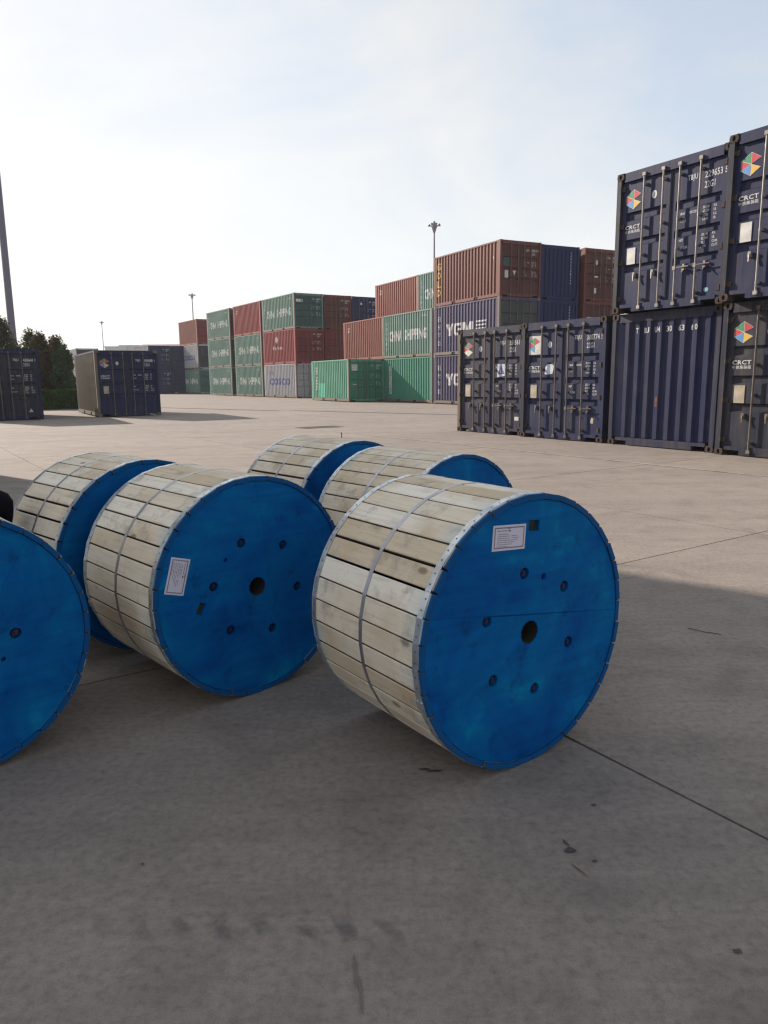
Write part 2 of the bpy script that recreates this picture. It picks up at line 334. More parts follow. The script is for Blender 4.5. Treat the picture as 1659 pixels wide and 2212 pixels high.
def poly2d(outer, holes, thick):
    """plate with holes (filled 2-D curve), lying in XY from z=0 to z=thick"""
    cu = D.curves.new('plate', 'CURVE'); cu.dimensions = '2D'; cu.fill_mode = 'BOTH'; cu.extrude = thick / 2
    for pts in [outer] + holes:
        sp = cu.splines.new('POLY'); sp.points.add(len(pts) - 1); sp.use_cyclic_u = True
        for p, q in zip(sp.points, pts): p.co = (q[0], q[1], 0, 1)
    ob = D.objects.new('plate', cu); C.objects.link(ob)
    dg = bpy.context.evaluated_depsgraph_get(); dg.update(); me = ob.evaluated_get(dg).to_mesh()
    vs = [(v.co.x, v.co.y, v.co.z + thick / 2) for v in me.vertices]; fs = [tuple(p.vertices) for p in me.polygons]
    ob.evaluated_get(dg).to_mesh_clear(); D.objects.remove(ob); D.curves.remove(cu)
    return vs, fs
def circ(cx, cy, r, n=20, jag=0.0):
    return [(cx + (r + (jag if i % 2 else 0)) * math.cos(2*math.pi*i/n), cy + (r + (jag if i % 2 else 0)) * math.sin(2*math.pi*i/n)) for i in range(n)]

# ------------------------------------------------------------------ ground: concrete slabs
E1 = math.radians(34.0)
e1 = Vector((math.cos(E1), math.sin(E1), 0)); e2 = Vector((-math.sin(E1), math.cos(E1), 0))
gm = MB(); gm.add([(-700,-60,-0.03),(700,-60,-0.03),(700,640,-0.03),(-700,640,-0.03)], [(0,1,2,3)])
ground = kind(link('ground', gm.mesh('ground', conc)), 'structure')
us = [2.08 - 4.0*k for k in range(5, 0, -1)] + [2.08, 6.29, 9.97, 13.9, 17.8, 21.7]
vs_ = [3.46 + 3.85*k for k in range(-3, 8)]
jm = MB(); cs = [e1*us[0] + e2*vs_[0], e1*us[-1] + e2*vs_[0], e1*us[-1] + e2*vs_[-1], e1*us[0] + e2*vs_[-1]]
jm.add([(c.x, c.y, -0.010) for c in cs], [(0,1,2,3)])
link('joint_filler', jm.mesh('joint_filler', sealant), ground)
for i in range(len(us)-1):
    for j in range(len(vs_)-1):
        a, b_, c_, d_ = us[i], us[i+1], vs_[j], vs_[j+1]
        def edge(pu, pv, qu, qv, n=14):
            out = []
            for k in range(n):
                t_ = k / n; u_ = pu + (qu-pu)*t_; v_ = pv + (qv-pv)*t_
                out.append((u_, v_))
            return out
        g_ = 0.0060
        ring = edge(a+g_, c_+g_, b_-g_, c_+g_) + edge(b_-g_, c_+g_, b_-g_, d_-g_) + edge(b_-g_, d_-g_, a+g_, d_-g_) + edge(a+g_, d_-g_, a+g_, c_+g_)
        sm2 = MB(); top = []
        for (u_, v_) in ring:      # chipped, slightly ragged arrises
            cu_, cv_ = (a+b_)/2, (c_+d_)/2
            k_ = max(0.0, mnoise.noise(Vector((u_*3.1, v_*3.1, 1.7)))) * 0.014
            top.append((u_ - math.copysign(k_, u_-cu_), v_ - math.copysign(k_, v_-cv_)))
        n = len(top)
        pts = [e1*u_ + e2*v_ for u_, v_ in top]
        sm2.add([(p.x, p.y, 0) for p in pts] + [(p.x, p.y, -0.03) for p in pts], [tuple(range(n))] + [(k, k+n, (k+1) % n + n, (k+1) % n) for k in range(n)])
        link('slab', sm2.mesh('slab', conc), ground)
def ground_at(px, py, z=0.0):
    d = fw + rt * ((px - 829.5) / 1597.29) - up * ((py - 1106) / 1597.29)
    k = (z - H_) / d.z; return Vector((d.x * k, d.y * k, z))
# worn pale line of filler across the yard, thin oil spots and scrapes on the slabs
def linemat():
    m, t, b = newmat('worn_line'); g = N(t, 'ShaderNodeNewGeometry')
    n = N(t, 'ShaderNodeTexNoise', i_Scale=5.0, i_Detail=8.0, i_Roughness=0.7); L(t, g, 'Position', n, 'Vector')
    r = ramp(t, n, 'Fac', [(0.38, (0.21, 0.18, 0.158)), (0.54, (0.38, 0.36, 0.33))]); L(t, r, 0, b, 'Base Color'); setin(b, Roughness=0.85)
    return m
lm_ = MB(); p0 = e1*9.97 - e2*4; n = 60
for k in range(n+1):
    p = e1*10.00 + e2*(-4 + 22*k/n); wd = 0.028 + 0.012*mnoise.noise(Vector((k*0.7, 0, 0)))
    lm_.v += [tuple(p - e1*wd + Vector((0,0,0.004))), tuple(p + e1*wd + Vector((0,0,0.004)))]
for k in range(n): lm_.f.append((2*k, 2*k+1, 2*k+3, 2*k+2)); lm_.m.append(0)
kind(link('yard_line', lm_.mesh('yard_line', linemat()), ground), 'structure')
spotm = flat('oil_spot', (0.06, 0.052, 0.049), 0.6, 0, 0.3, 40)
def blot(px, py, rx, ry, ang, name='oil_spot', mat=None, seed=0):
    c = ground_at(px, py); n = 18; m = MB(); pts = []
    for k in range(n):
        a = 2*math.pi*k/n; q = 1 + 0.45*mnoise.noise(Vector((math.cos(a)*1.7 + seed, math.sin(a)*1.7, seed*1.3)))
        x, y = rx*q*math.cos(a), ry*q*math.sin(a)
        pts.append((c.x + x*math.cos(ang) - y*math.sin(ang), c.y + x*math.sin(ang) + y*math.cos(ang), 0.004))
    m.add(pts, [tuple(range(n))]); return link(name, m.mesh(name, mat or spotm), ground)
blot(1231, 1838, 0.018, 0.011, 0.2, seed=1); blot(1222, 1822, 0.016, 0.004, 1.9, seed=2); blot(1284, 1862, 0.007, 0.005, 0, seed=3); blot(1282, 1740, 0.009, 0.005, 0, seed=4)
blot(915, 1663, 0.020, 0.006, 0.1, seed=5); blot(938, 1667, 0.030, 0.006, 0.0, seed=6); blot(1593, 2057, 0.010, 0.007, 0, seed=7); 
scr = flat('scrape_mark', (0.135, 0.118, 0.106), 0.8)
blot(768, 2095, 0.055, 0.0035, math.radians(97), 'scrape', scr, 9); blot(779, 2150, 0.060, 0.003, math.radians(95), 'scrape', scr, 10); 
blot(308, 1868, 0.005, 0.004, 0, seed=14)
blot(1250, 1880, 0.028, 0.003, math.radians(120), 'scrape', flat('rust_scrape', (0.13, 0.075, 0.05), 0.9), 16)
gp = ground_at(690, 923)
gr_ = thing('drain_grate', 'dark flat iron drain grate set in the sunlit yard beyond the drums', 'drain grate', (gp.x, gp.y, 0.0), E1)
gmb = MB(); gmb.box(-0.62,0.62,-0.36,-0.30,-0.02,0.006); gmb.box(-0.62,0.62,0.30,0.36,-0.02,0.006); gmb.box(-0.62,-0.56,-0.298,0.298,-0.02,0.006); gmb.box(0.56,0.62,-0.298,0.298,-0.02,0.006)
link('frame', gmb.mesh('frame', iron), gr_)
for k in range(14):
    if k == 0: gb = MB(); gb.box(-0.022,0.022,-0.298,0.298,-0.02,0.005); gbm = gb.mesh('slat', iron)
    link('slat', gbm, gr_, (-0.51 + k*0.0785, 0, 0))
pg = ground_at(738, 946)
peg = thing('iron_peg', 'short thin iron peg standing up from the yard behind the farthest drum', 'peg', (pg.x, pg.y, 0))
pm = MB(); pm.tube((0,0,-0.01), (0,0,0.105), 0.012, 0.010, 8); link('shaft', pm.mesh('shaft', iron), peg)
pm = MB(); pm.tube((0,0,0.105), (0,0,0.122), 0.020, 0.018, 8); link('head', pm.mesh('head', iron), peg)
wr = ground_at(1521, 1366)
wire = thing('loose_wire', 'thin dark wire offcut lying on the shaded concrete right of the front drum', 'wire', (wr.x, wr.y, 0.005), math.radians(-38))
wm = MB(); prev = None
for k in range(9):
    p = Vector((-0.085 + 0.17*k/8, 0.006*math.sin(k*1.1), 0.0))
    if prev is not None: wm.tube(prev, p, 0.0020, n=6)
    prev = p
link('strand', wm.mesh('strand', iron), wire)

# ------------------------------------------------------------------ containers
CW, CH, CL = 2.438, 2.591, 6.058
PITCH = 0.2785
Y0S = 0.20
def side_prof(y):
    """depth of the long-side corrugation at distance y from the door end"""
    if y < Y0S or y > CL - 0.18: return 0.0
    t_ = (y - Y0S) % PITCH
    if t_ < 0.085: return 0.0
    if t_ < 0.140: return 0.042 * (t_ - 0.085) / 0.055
    if t_ < 0.2235: return 0.042
    return 0.042 * (PITCH - t_) / 0.055
def side_breaks():
    out = [0.15]; y = Y0S
    while y < CL - 0.30:
        out += [y, y + 0.085, y + 0.140, y + 0.2235]; y += PITCH
    out += [y, CL - 0.15]; return out
SB = side_breaks(); Y_END = SB[-2]
def side_prof2(y): return side_prof(y) if Y0S <= y <= Y_END else 0.0
FP, FX0 = 0.2565, 0.325
def front_prof(x):
    if x < FX0 - 0.13 or x > FX0 + 8*FP - 0.04: return 0.0 if (x < 0.12 or x > CW-0.12) else 0.045
    t_ = (x - FX0) % FP
    if x < FX0: return 0.045 if x < FX0 - 0.03 else 0.045*(FX0 - x)/0.03
    if t_ < 0.09: return 0.0
    if t_ < 0.125: return 0.045*(t_-0.09)/0.035
    if t_ < 0.2215: return 0.045
    return 0.045*(FP - t_)/0.035
def front_breaks():
    out = [0.11, 0.29]; x = FX0
    for k in range(8): out += [x, x+0.09, x+0.125] + ([x+0.2215] if k < 7 else []); x += FP
    out += [CW-0.11]; return sorted(out)
FB = front_breaks()
# shared meshes (door end at y=0 facing -y, long side x=0 facing -x)
def side_mesh(mat, right=False):
    m = MB(); xo = 0.014
    for y in SB:
        d = xo + side_prof2(y); x = CW - d if right else d
        m.v += [(x, y, 0.165), (x, y, CH - 0.075)]
    for k in range(len(SB)-1):
        f = (2*k, 2*k+1, 2*k+3, 2*k+2); m.f.append(f if not right else f[::-1]); m.m.append(0)
    return m.mesh('side_wall', mat)
def end_mesh(mat, at_front):
    m = MB(); y0 = 0.016
    for x in FB:
        d = y0 + front_prof(x); y = d if at_front else CL - d
        m.v += [(x, y, 0.17), (x, y, CH - 0.10)]
    for k in range(len(FB)-1):
        f = (2*k, 2*k+2, 2*k+3, 2*k+1); m.f.append(f if at_front else f[::-1]); m.m.append(0)
    return m.mesh('end_wall', mat)
def frame_mesh(body, railm, door_end=True, castings=True):
    m = MB()
    for x0, x1 in ((0.004, 0.10), (CW-0.10, CW-0.004)):          # corner posts
        m.box(x0, x1, 0.006, 0.14, 0.118, CH-0.118, 2 if x0 < 1 else 0); m.box(x0, x1, CL-0.14, CL-0.006, 0.118, CH-0.118, 0)
    for sx in (0, 1):                                             # side rails, bottom rail cut by fork pockets
        xa, xb = (0.006, 0.06) if sx == 0 else (CW-0.06, CW-0.006)
        m.box(xa, xb, 0.18, CL-0.18, CH-0.078, CH-0.012, 0)
        ys = [0.18, 1.84, 2.18, 3.88, 4.22, CL-0.18]
        for k in (0, 2, 4): m.box(xa, xb, ys[k], ys[k+1], 0.024, 0.168, 1)
        for k in (1, 3):
            m.box(xa, xb, ys[k], ys[k+1], 0.142, 0.168, 1)
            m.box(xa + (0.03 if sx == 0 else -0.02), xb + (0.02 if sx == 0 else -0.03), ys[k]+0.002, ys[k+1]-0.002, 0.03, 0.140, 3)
    for y0, y1 in ((0.012, 0.10), (CL-0.10, CL-0.012)):           # headers and sills
        m.box(0.178, CW-0.178, y0, y1, CH-0.170 if y0 < 1 else CH-0.112, CH-0.006, 0)
        m.box(0.178, CW-0.178, y0, y1, 0.095, 0.160, 0); m.box(0.46, CW-0.46, y0, y1, 0.018, 0.0945, 0)
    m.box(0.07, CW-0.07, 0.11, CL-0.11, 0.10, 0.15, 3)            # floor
    if castings:
        for x0 in (0, CW-0.162):
            for y0 in (0, CL-0.178):
                for z0 in (0, CH-0.118): m.box(x0, x0+0.162, y0, y0+0.178, z0, z0+0.118, 2)
    return m.mesh('frame', [body, railm, railm, dark])
def roof_mesh(mat):
    m = MB(); y = 0.12; m.v += [(0.05, y, CH-0.03), (CW-0.05, y, CH-0.03)]
    k = 0
    while y < CL-0.2:
        y += 0.09; z = CH - 0.03 + (0.012 if k % 2 == 0 else 0.0); k += 1
        m.v += [(0.05, y, z), (CW-0.05, y, z)]
    for j in range(len(m.v)//2 - 1): m.f.append((2*j, 2*j+1, 2*j+3, 2*j+2)); m.m.append(0)
    return m.mesh('roof', mat)
ZB = [(0.13, 0), (0.75, 0), (0.775, 1), (0.875, 1), (0.90, 0), (1.225, 0), (1.25, 1), (1.345, 1), (1.37, 0), (1.70, 0), (1.725, 1), (1.84, 1), (1.865, 0), (2.415, 0)]
def door_mesh(mat, right=False):
    x0, x1 = (0.112, 1.208) if not right else (1.230, CW-0.112)
    m = MB(); yo = 0.058
    xs = [x0, x0+0.09, x0+0.115, x1-0.115, x1-0.09, x1]
    nx, nz = len(xs), len(ZB)
    for z, rz in ZB:
        for k, x in enumerate(xs):
            m.v.append((x, yo + (0.045 if rz and 2 <= k <= 3 else 0.0), z))
    for j in range(nz-1):
        for k in range(nx-1): a = j*nx + k; m.f.append((a, a+1, a+nx+1, a+nx)); m.m.append(0)
    m.box(x0-0.010, x0-0.001, 0.046, 0.09, 0.13, 2.415, 1); m.box(x1+0.001, x1+0.010, 0.046, 0.09, 0.13, 2.415, 1)   # gasket lips
    m.box(x0, x1, 0.105, 0.125, 0.131, 2.414, 0)
    return m.mesh('door', [mat, rubber])
BX = {False: (0.646, 1.071), True: (1.421, 1.843)}
def bar_mesh(x, mat):
    m = MB(); m.tube((x, 0.000, 0.09), (x, 0.000, CH-0.10), 0.017, n=8)
    for z in (0.085, CH-0.115): m.box(x-0.034, x+0.034, -0.022, 0.056 if z < 1 else 0.011, z-0.030, z+0.030)
    for z in (0.24, 1.05, 1.55, 2.30): m.box(x-0.030, x+0.030, 0.004, 0.0575, z-0.020, z+0.020)
    return m.mesh('lock_bar', mat)
def handle_mesh(x, s, mat):
    m = MB(); z = 0.70
    m.tube((x, -0.022, z), (x + s*0.29, -0.012, z+0.004), 0.011, n=6)
    m.box(x-0.028, x+0.028, -0.034, -0.017, z-0.035, z+0.035)
    xx = x + s*0.17
    m.box(xx-0.026, xx+0.026, -0.006, 0.0575, z-0.055, z-0.014); m.box(xx-0.020, xx+0.020, 0.004, 0.0575, z+0.016, z+0.055)
    m.tube((xx, -0.030, z-0.10), (xx, 0.01, z-0.045), 0.010, n=6)
    return m.mesh('handle', mat)
def latch_mesh(x, s, mat):
    m = MB(); z = 0.69; xx = x + s*0.16
    m.box(xx-0.030, xx+0.026, 0.006, 0.0575, z-0.040, z+0.040); m.tube((xx+0.008, -0.010, z-0.11), (xx-0.006, 0.012, z+0.045), 0.012, n=6); m.box(xx-0.016, xx+0.030, -0.006, 0.006, z+0.005, z+0.05)
    return m.mesh('latch', mat)
def hinge_mesh(x):
    m = MB()
    m.box(x-0.06, x+0.055, 0.030, 0.057, -0.040, 0.040); m.tube((x-0.024, 0.004, -0.05), (x-0.024, 0.004, 0.05), 0.013, n=6); m.box(x-0.05, x-0.002, 0.004, 0.030, -0.03, 0.03)
    return m.mesh('hinge', castm)
def casting_mesh(fx, fy, fz):
    """corner casting with oval apertures in its end and side faces"""
    m = MB(); X, Y, Z = 0.162, 0.178, 0.118
    def face(o, u, v, W_, H_2, hr, hv, inward):
        n = 12; o = Vector(o); u = Vector(u); v = Vector(v); w_ = Vector(inward)
        per = []
        for k in range(n):
            a = 2*math.pi*(k+0.5)/n - math.pi; c_, s_ = math.cos(a), math.sin(a)
            q = min(W_/2/max(1e-6, abs(c_)), H_2/2/max(1e-6, abs(s_)))
            per.append(o + u*(W_/2 + c_*q) + v*(H_2/2 + s_*q))
        hol = [o + u*(W_/2 + hr*math.cos(2*math.pi*(k+0.5)/n - math.pi)) + v*(H_2/2 + hv*math.sin(2*math.pi*(k+0.5)/n - math.pi)) for k in range(n)]
        dep = [h_ + w_*0.035 for h_ in hol]
        m.add(per + hol, [(k, (k+1) % n, n+(k+1) % n, n+k) for k in range(n)], 0)
        m.add(hol + dep, [(k, (k+1) % n, n+(k+1) % n, n+k) for k in range(n)], 0)
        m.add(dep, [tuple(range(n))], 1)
    face((0,0,0), (1,0,0), (0,0,1), X, Z, 0.030, 0.042, (0,1,0))
    face((0,0,0), (0,1,0), (0,0,1), Y, Z, 0.038, 0.042, (1,0,0))
    m.add([(0,0,Z),(X,0,Z),(X,Y,Z),(0,Y,Z)], [(0,1,2,3)]); m.add([(0,0,0),(X,0,0),(X,Y,0),(0,Y,0)], [(3,2,1,0)])
    m.add([(X,0,0),(X,Y,0),(X,Y,Z),(X,0,Z)], [(0,1,2,3)]); m.add([(0,Y,0),(X,Y,0),(X,Y,Z),(0,Y,Z)], [(3,2,1,0)])
    m.v = [((CW-x) if fx else x, (CL-y) if fy else y, (CH-z) if fz else z) for x, y, z in m.v]
    return m.mesh('corner_casting', [castm, dark])
CAST = [casting_mesh(a, b_, c_) for a in (0,1) for b_ in (0,1) for c_ in (0,1)]
barb = flat('dull_brown_bar', (0.125, 0.098, 0.076), 0.6, 0.1, 0.35, 5)
def hardware(mat):
    return ({q: [bar_mesh(x, mat) for x in BX[q]] for q in BX}, {False: [latch_mesh(0.646, -1, mat), latch_mesh(1.071, -1, mat)], True: [handle_mesh(1.421, 1, mat), handle_mesh(1.843, 1, mat)]})
HW = {m_.name: hardware(m_) for m_ in (bar, barb)}
HING = {False: hinge_mesh(0.125), True: None}
hm = MB(); xh = CW-0.125; hm.box(xh-0.055, xh+0.06, 0.030, 0.057, -0.04, 0.04); hm.tube((xh+0.024,0.004,-0.05),(xh+0.024,0.004,0.05),0.013,n=6); hm.box(xh+0.002, xh+0.05, 0.004, 0.030, -0.03, 0.03); HING[True] = hm.mesh('hinge', castm)
_mc = {}
def cached(key, fn):
    if key not in _mc: _mc[key] = fn()
    return _mc[key]
def print_mesh(items, mats, y=0.0545):
    """items: (text, x, z, cap height, width or None, cond, material index) printed on a door face"""
    m = MB()
    for it in items:
        tx_, x, z, h, wd, cd, mi = it; v, f = text_mesh(tx_, h, wd, cd)
        m.add([(x - 0.050 + a, y, z + b_) for a, b_ in v], f, mi)
    return m.mesh('lettering', mats)
def conform(items, prof, breaks, place, mats, name='side_lettering'):
    """lettering that follows a corrugated wall. items: (text, u, z, cap height, width, cond, mi); place(u, depth, z) -> local point"""
    out = MB()
    for tx_, u0, z0, h, wd, cd, mi in items:
        if isinstance(tx_, str): v, f = text_mesh(tx_, h, wd, cd)
        else: v, f = tx_                                    # ready-made flat shape
        bm = bmesh.new(); bv = [bm.verts.new((a + u0, b_ + z0, 0)) for a, b_ in v]
        for q in f:
            try: bm.faces.new([bv[i] for i in q])
            except ValueError: pass
        us_ = [p.co.x for p in bm.verts]; lo, hi = min(us_), max(us_)
        for br in breaks:
            if lo + 1e-4 < br < hi - 1e-4:
                bmesh.ops.bisect_plane(bm, geom=bm.verts[:] + bm.edges[:] + bm.faces[:], dist=1e-5, plane_co=(br, 0, 0), plane_no=(1, 0, 0))
        bm.verts.index_update()
        out.add([place(p.co.x, prof(p.co.x) - 0.004, p.co.y) for p in bm.verts], [tuple(p.index for p in q.verts) for q in bm.faces], mi)
        bm.free()
    return out.mesh(name, mats)
SBU = sorted(CL - y for y in SB)                             # side lettering runs from the far end (u=0) to the door end
def side_text(key, items, mats):
    """each word, letter or panel is a piece of its own; rows of small upright characters stay together"""
    def build():
        place = lambda u, d, z: (0.014 + d, CL - u, z)
        prof = lambda u: side_prof2(CL - u)
        small = [it for it in items if isinstance(it[0], str) and len(it[0]) == 1 and it[3] < 0.3]
        out = []
        for it in items:
            if it in small: continue
            nm = 'lettering' if isinstance(it[0], str) or len(it[0][0]) in (9, 13, 16 + 6) else ('badge' if len(it[0][0]) == 16 else 'stripe')
            out.append((nm, conform([it], prof, SBU, place, mats, nm), None))
        if small: out.append(('small_lettering', conform(small, prof, SBU, place, mats, 'small_lettering'), 'stuff'))
        return out
    return cached(('st', key), build)
def rect(wd, h): return ([(0,0),(wd,0),(wd,h),(0,h)], [(0,1,2,3)])
def marks(owner, num, chk='', faded=False):
    its = [(owner, 1.600, 2.135, 0.115, 0.200, 1, 0), (num, 1.945, 2.135, 0.115, 0.335, 1, 0), ('22G1', 1.945, 1.970, 0.115, 0.205, 1, 0)]
    if chk: its.append((chk, 2.326, 2.140, 0.105, 0.042, 1, 0))
    return its
def weights():
    its = []
    for tx_, x, z in (('MAX', 1.487, 1.602), ('GROSS', 1.672, 1.602), ('TARE', 1.490, 1.472), ('NET', 1.484, 1.150), ('CU. CAP.', 1.484, 1.020)):
        its.append((tx_, x, z, 0.046, None, 0.72, 0))
    for tx_, un, z in (('30.480', 'KG.', 1.637), ('67.200', 'LB.', 1.572), ('2.240', 'KG.', 1.502), ('4.940', 'LB.', 1.437),
                       ('28.240', 'KG.', 1.185), ('62.260', 'LB.', 1.120), ('33.2', 'CU.M.', 1.052), ('1.170', 'CU.FT.', 0.985)):
        its.append((tx_, 1.938, z, 0.047, None, 0.72, 0)); its.append((un, 2.150, z, 0.042, None, 0.72, 0))
    return its
def emblem_mesh(style='full', cx=0.425, cz=2.088, r=0.175):
    m = MB(); y = 0.0545; cx -= 0.048
    if style == 'card':
        m.add([(cx-0.185, y, cz-0.205), (cx+0.185, y, cz-0.205), (cx+0.185, y, cz+0.205), (cx-0.185, y, cz+0.205)], [(0,1,2,3)], 0)
    ctr = (0, 0); hexv = {'t': (0, 1.02), 'ul': (-1.0, 0.42), 'll': (-1.0, -0.42), 'b': (0, -1.02), 'ur': (0.98, 0.42), 'lr': (0.98, -0.42)}
    tris = [('t', 'ul', None, 1), ('t', 'ur', None, 2), ('ul', 'll', None, 2), ('ll', 'b', None, 3), ('b', 'lr', None, 4)]
    for a, b_, _, mi in tris:
        P = [Vector(ctr), Vector(hexv[a]), Vector(hexv[b_])]
        if style != 'full' and mi in (3, 4): mi = 5 if (style == 'worn' or mi == 4) else mi
        g = (P[0] + P[1] + P[2]) / 3
        for sc_, yy, k in ((1.0, y - 0.001, 0), (0.91, y - 0.0025, mi)):
            if sc_ == 1.0 and style == 'card': continue
            q = [g + (p - g) * sc_ for p in P]
            m.add([(cx + p.x*r, yy, cz + p.y*r) for p in q], [(0, 1, 2)], k)
    return m.mesh('emblem', [plate, c_green, c_red, c_blue, c_yel, c_pale])
def disc_mesh(cx, cz, rx, rz_, inner=None):
    m = MB(); n = 20
    cx -= 0.048; m.add([(cx + rx*math.cos(2*math.pi*k/n), 0.0545, cz + rz_*math.sin(2*math.pi*k/n)) for k in range(n)], [tuple(range(n))], 0)
    if inner:
        v, f = text_mesh(inner, rz_*1.15, None, 0.9); w_ = max(p[0] for p in v)
        m.add([(cx - w_/2 + a, 0.052, cz - rz_*0.575 + b_) for a, b_ in v], f, 1)
    return m
def make_container(name, label, loc, rz, body, level, group=None, bars=None, side=None, end=None, doors=None, railm=None, door_end=True, prints=None, sidetext=None, cat='container'):
    side = side or body; end = end or body; railm = railm or rail; doors = doors or body
    t = thing(name, label, cat, loc, rz, group)
    link('frame', cached(('fr', body.name, railm.name, level == 'near'), lambda: frame_mesh(body, railm, castings=level != 'near')), t)
    if level == 'near':
        for cm in CAST: link('corner_casting', cm, t)
    a = link('side_wall', cached(('sl', side.name), lambda: side_mesh(side)), t)
    link('side_wall', cached(('sr', side.name), lambda: side_mesh(side, True)), t)
    link('end_wall', cached(('eb', end.name), lambda: end_mesh(end, False)), t)
    link('roof', cached(('rf', body.name), lambda: roof_mesh(body)), t)
    out = {'root': t, 'side': a}
    if door_end:
        for s in (False, True):
            d = link('door', cached(('dr', doors.name, s), lambda: door_mesh(doors, s)), t)
            out['right' if s else 'left'] = d
            if level in ('near', 'mid'):
                for bm_ in HW[(bars or barb).name][0][s]: link('lock_bar', bm_, d)
            if level == 'near':
                for hm_ in HW[(bars or barb).name][1][s]: link(hm_.name.split('.')[0], hm_, d)
                for z in (0.27, 0.95, 1.62, 2.30): link('hinge', HING[s], d, (0, 0, z))
    else:
        out['front'] = link('end_wall', cached(('ef', end.name), lambda: end_mesh(end, True)), t)
    for nm, me, kd in (sidetext or ()):
        q_ = link(nm, me, a)
        if kd: kind(q_, kd)
    return out
def tag_right(c, key, num, chk, mat, owner='TBJU'):
    for it in marks(owner, num, chk): link('lettering', cached(('mk', key, it[0], it[1]), lambda: print_mesh([it], [mat])), c['right'])
    kind(link('weight_table', cached(('wt', mat.name), lambda: print_mesh(weights(), [mat])), c['right']), 'stuff')
CRCT = (('CRCT', 0.252, 1.553, 0.072, 0.345, 1, 0), ('中铁集装箱', 0.252, 1.478, 0.060, 0.345, 1, 0))
def left_marks(c, style, plate_mat, disc=True):
    link('emblem', cached(('em', style), lambda: emblem_mesh(style)), c['left'])
    if disc: link('badge', cached('badge', lambda: disc_mesh(0.895, 2.085, 0.058, 0.072, 'i').mesh('badge', [plate, blueprint])), c['left'])
    for it in CRCT: link('lettering', cached(('crct', it[0]), lambda: print_mesh([it], [white])), c['left'])
    if plate_mat:
        def pm_():
            m = MB(); m.box(0.275, 0.470, 0.048, 0.0565, 0.905, 1.205); return m.mesh('data_plate', plate_mat)
        link('data_plate', cached(('pl', plate_mat.name), pm_), c['left'])

# ---- the near row on the right
RA = -1.0222
rW = Vector((math.cos(RA), math.sin(RA), 0)); rL = Vector((-math.sin(RA), math.cos(RA), 0))
GR = 'dark blue containers in the near row on the right'
R1 = Vector((4.647, 15.345, 0))
c = make_container('shipping_container', 'bottom blue container with its ribbed end to the camera, numbered 4306360', R1, RA, navy2, 'near', GR, door_end=False, railm=slate, end=navy)
fl = [(ch, 0.600 + (px - 375)/(955-375)*1.330, 2.195, 0.105, 0.058, 1, 0) for ch, px in zip('TBJU4306360', (372, 440, 482, 548, 592, 664, 707, 778, 823, 896, 942))]
for it in fl: link('lettering', conform([it], front_prof, FB, lambda u, d, z: (u, 0.016 + d, z), [white], 'lettering'), c['front'])
rp = MB(); rp.add([(1.115,0.0135,0.80),(1.165,0.0135,0.79),(1.170,0.0135,0.955),(1.150,0.0135,1.0),(1.118,0.0135,0.96)], [(0,1,2,3,4)]); link('rust_patch', rp.mesh('rust_patch', rustm), c['front'])
c = make_container('shipping_container', 'blue container numbered 229653, doors to the camera, on top of the ribbed end one', (4.5615, 15.1434, CH), -1.0218, navy, 'near', GR, bars=bar, railm=slate)
left_marks(c, 'full', plate); tag_right(c, 'a', '229653', '5', white)
link('badge', disc_mesh(2.096, 0.268, 0.048, 0.038, 'e').mesh('badge', [cyanp, plate]), c['right'])
c = make_container('shipping_container', 'blue container numbered 300774 with a white emblem card, on the ground beside the tall stack', (3.222, 17.5076, 0), -0.9871, navy, 'near', GR, railm=slate)
left_marks(c, 'card', tan); tag_right(c, 'b', '300774', '5', white)
st = MB(); pts = [(0.745,1.44),(0.85,1.435),(0.985,1.45),(1.025,1.62),(0.985,1.655),(0.83,1.66),(0.765,1.60)]
st.add([(x-0.045, 0.0545, z) for x, z in pts], [tuple(range(len(pts)))]); link('sticker', st.mesh('sticker', flat('torn_pale_sticker', (0.55, 0.62, 0.68), 0.6, 0, 0.35, 9)), c['left'])
dp = MB(); dp.add([(2.07,0.0545,0.40),(2.14,0.0545,0.39),(2.15,0.0545,0.50),(2.10,0.0545,0.52),(2.07,0.0545,0.47)], [(0,1,2,3,4)]); link('bare_patch', dp.mesh('bare_patch', tan), c['right'])
c = make_container('shipping_container', 'dusty blue container numbered 351561 with a sail sticker, leftmost of the near row', (1.955, 19.63, 0), -0.9871, navy2, 'near', GR, railm=rail, doors=navy2)
left_marks(c, 'worn', tan); tag_right(c, 'c', '351561', '', softwhite)
st = MB(); st.add([(1.465,0.0545,1.385),(1.74,0.0545,1.415),(1.74,0.0545,1.70),(1.48,0.0545,1.705)], [(0,1,2,3)], 0)
st.add([(1.50,0.0525,1.45),(1.72,0.0525,1.465),(1.605,0.0525,1.675)], [(0,1,2)], 1); st.add([(1.55,0.051,1.48),(1.605,0.051,1.482),(1.602,0.051,1.60)], [(0,1,2)], 0)
link('sticker', st.mesh('sticker', [flat('pale_blue_sticker', (0.50, 0.56, 0.66), 0.6), blueprint]), c['right'])
st = MB(); st.box(2.11, 2.25, 0.048, 0.0565, 0.355, 0.445); link('tag', st.mesh('tag', plate), c['right'])
S1 = R1 + rW*(CW + 0.115) - rL*0.135
c = make_container('shipping_container', 'dark blue container with an orange tinged plate, bottom one cut by the right picture edge', S1, RA, slate, 'near', GR, railm=slate)
left_marks(c, 'full', tan); tag_right(c, 'd', '308216', '4', white)
S2 = Vector((4.5615, 15.1434, CH)) + rW*(CW + 0.10) - rL*0.27
c = make_container('shipping_container', 'dark blue container with a pale plate, top one cut by the right picture edge', S2, -1.0218, navy, 'near', GR, bars=bar, railm=slate)
left_marks(c, 'full', plate); tag_right(c, 'e', '227841', '0', white)

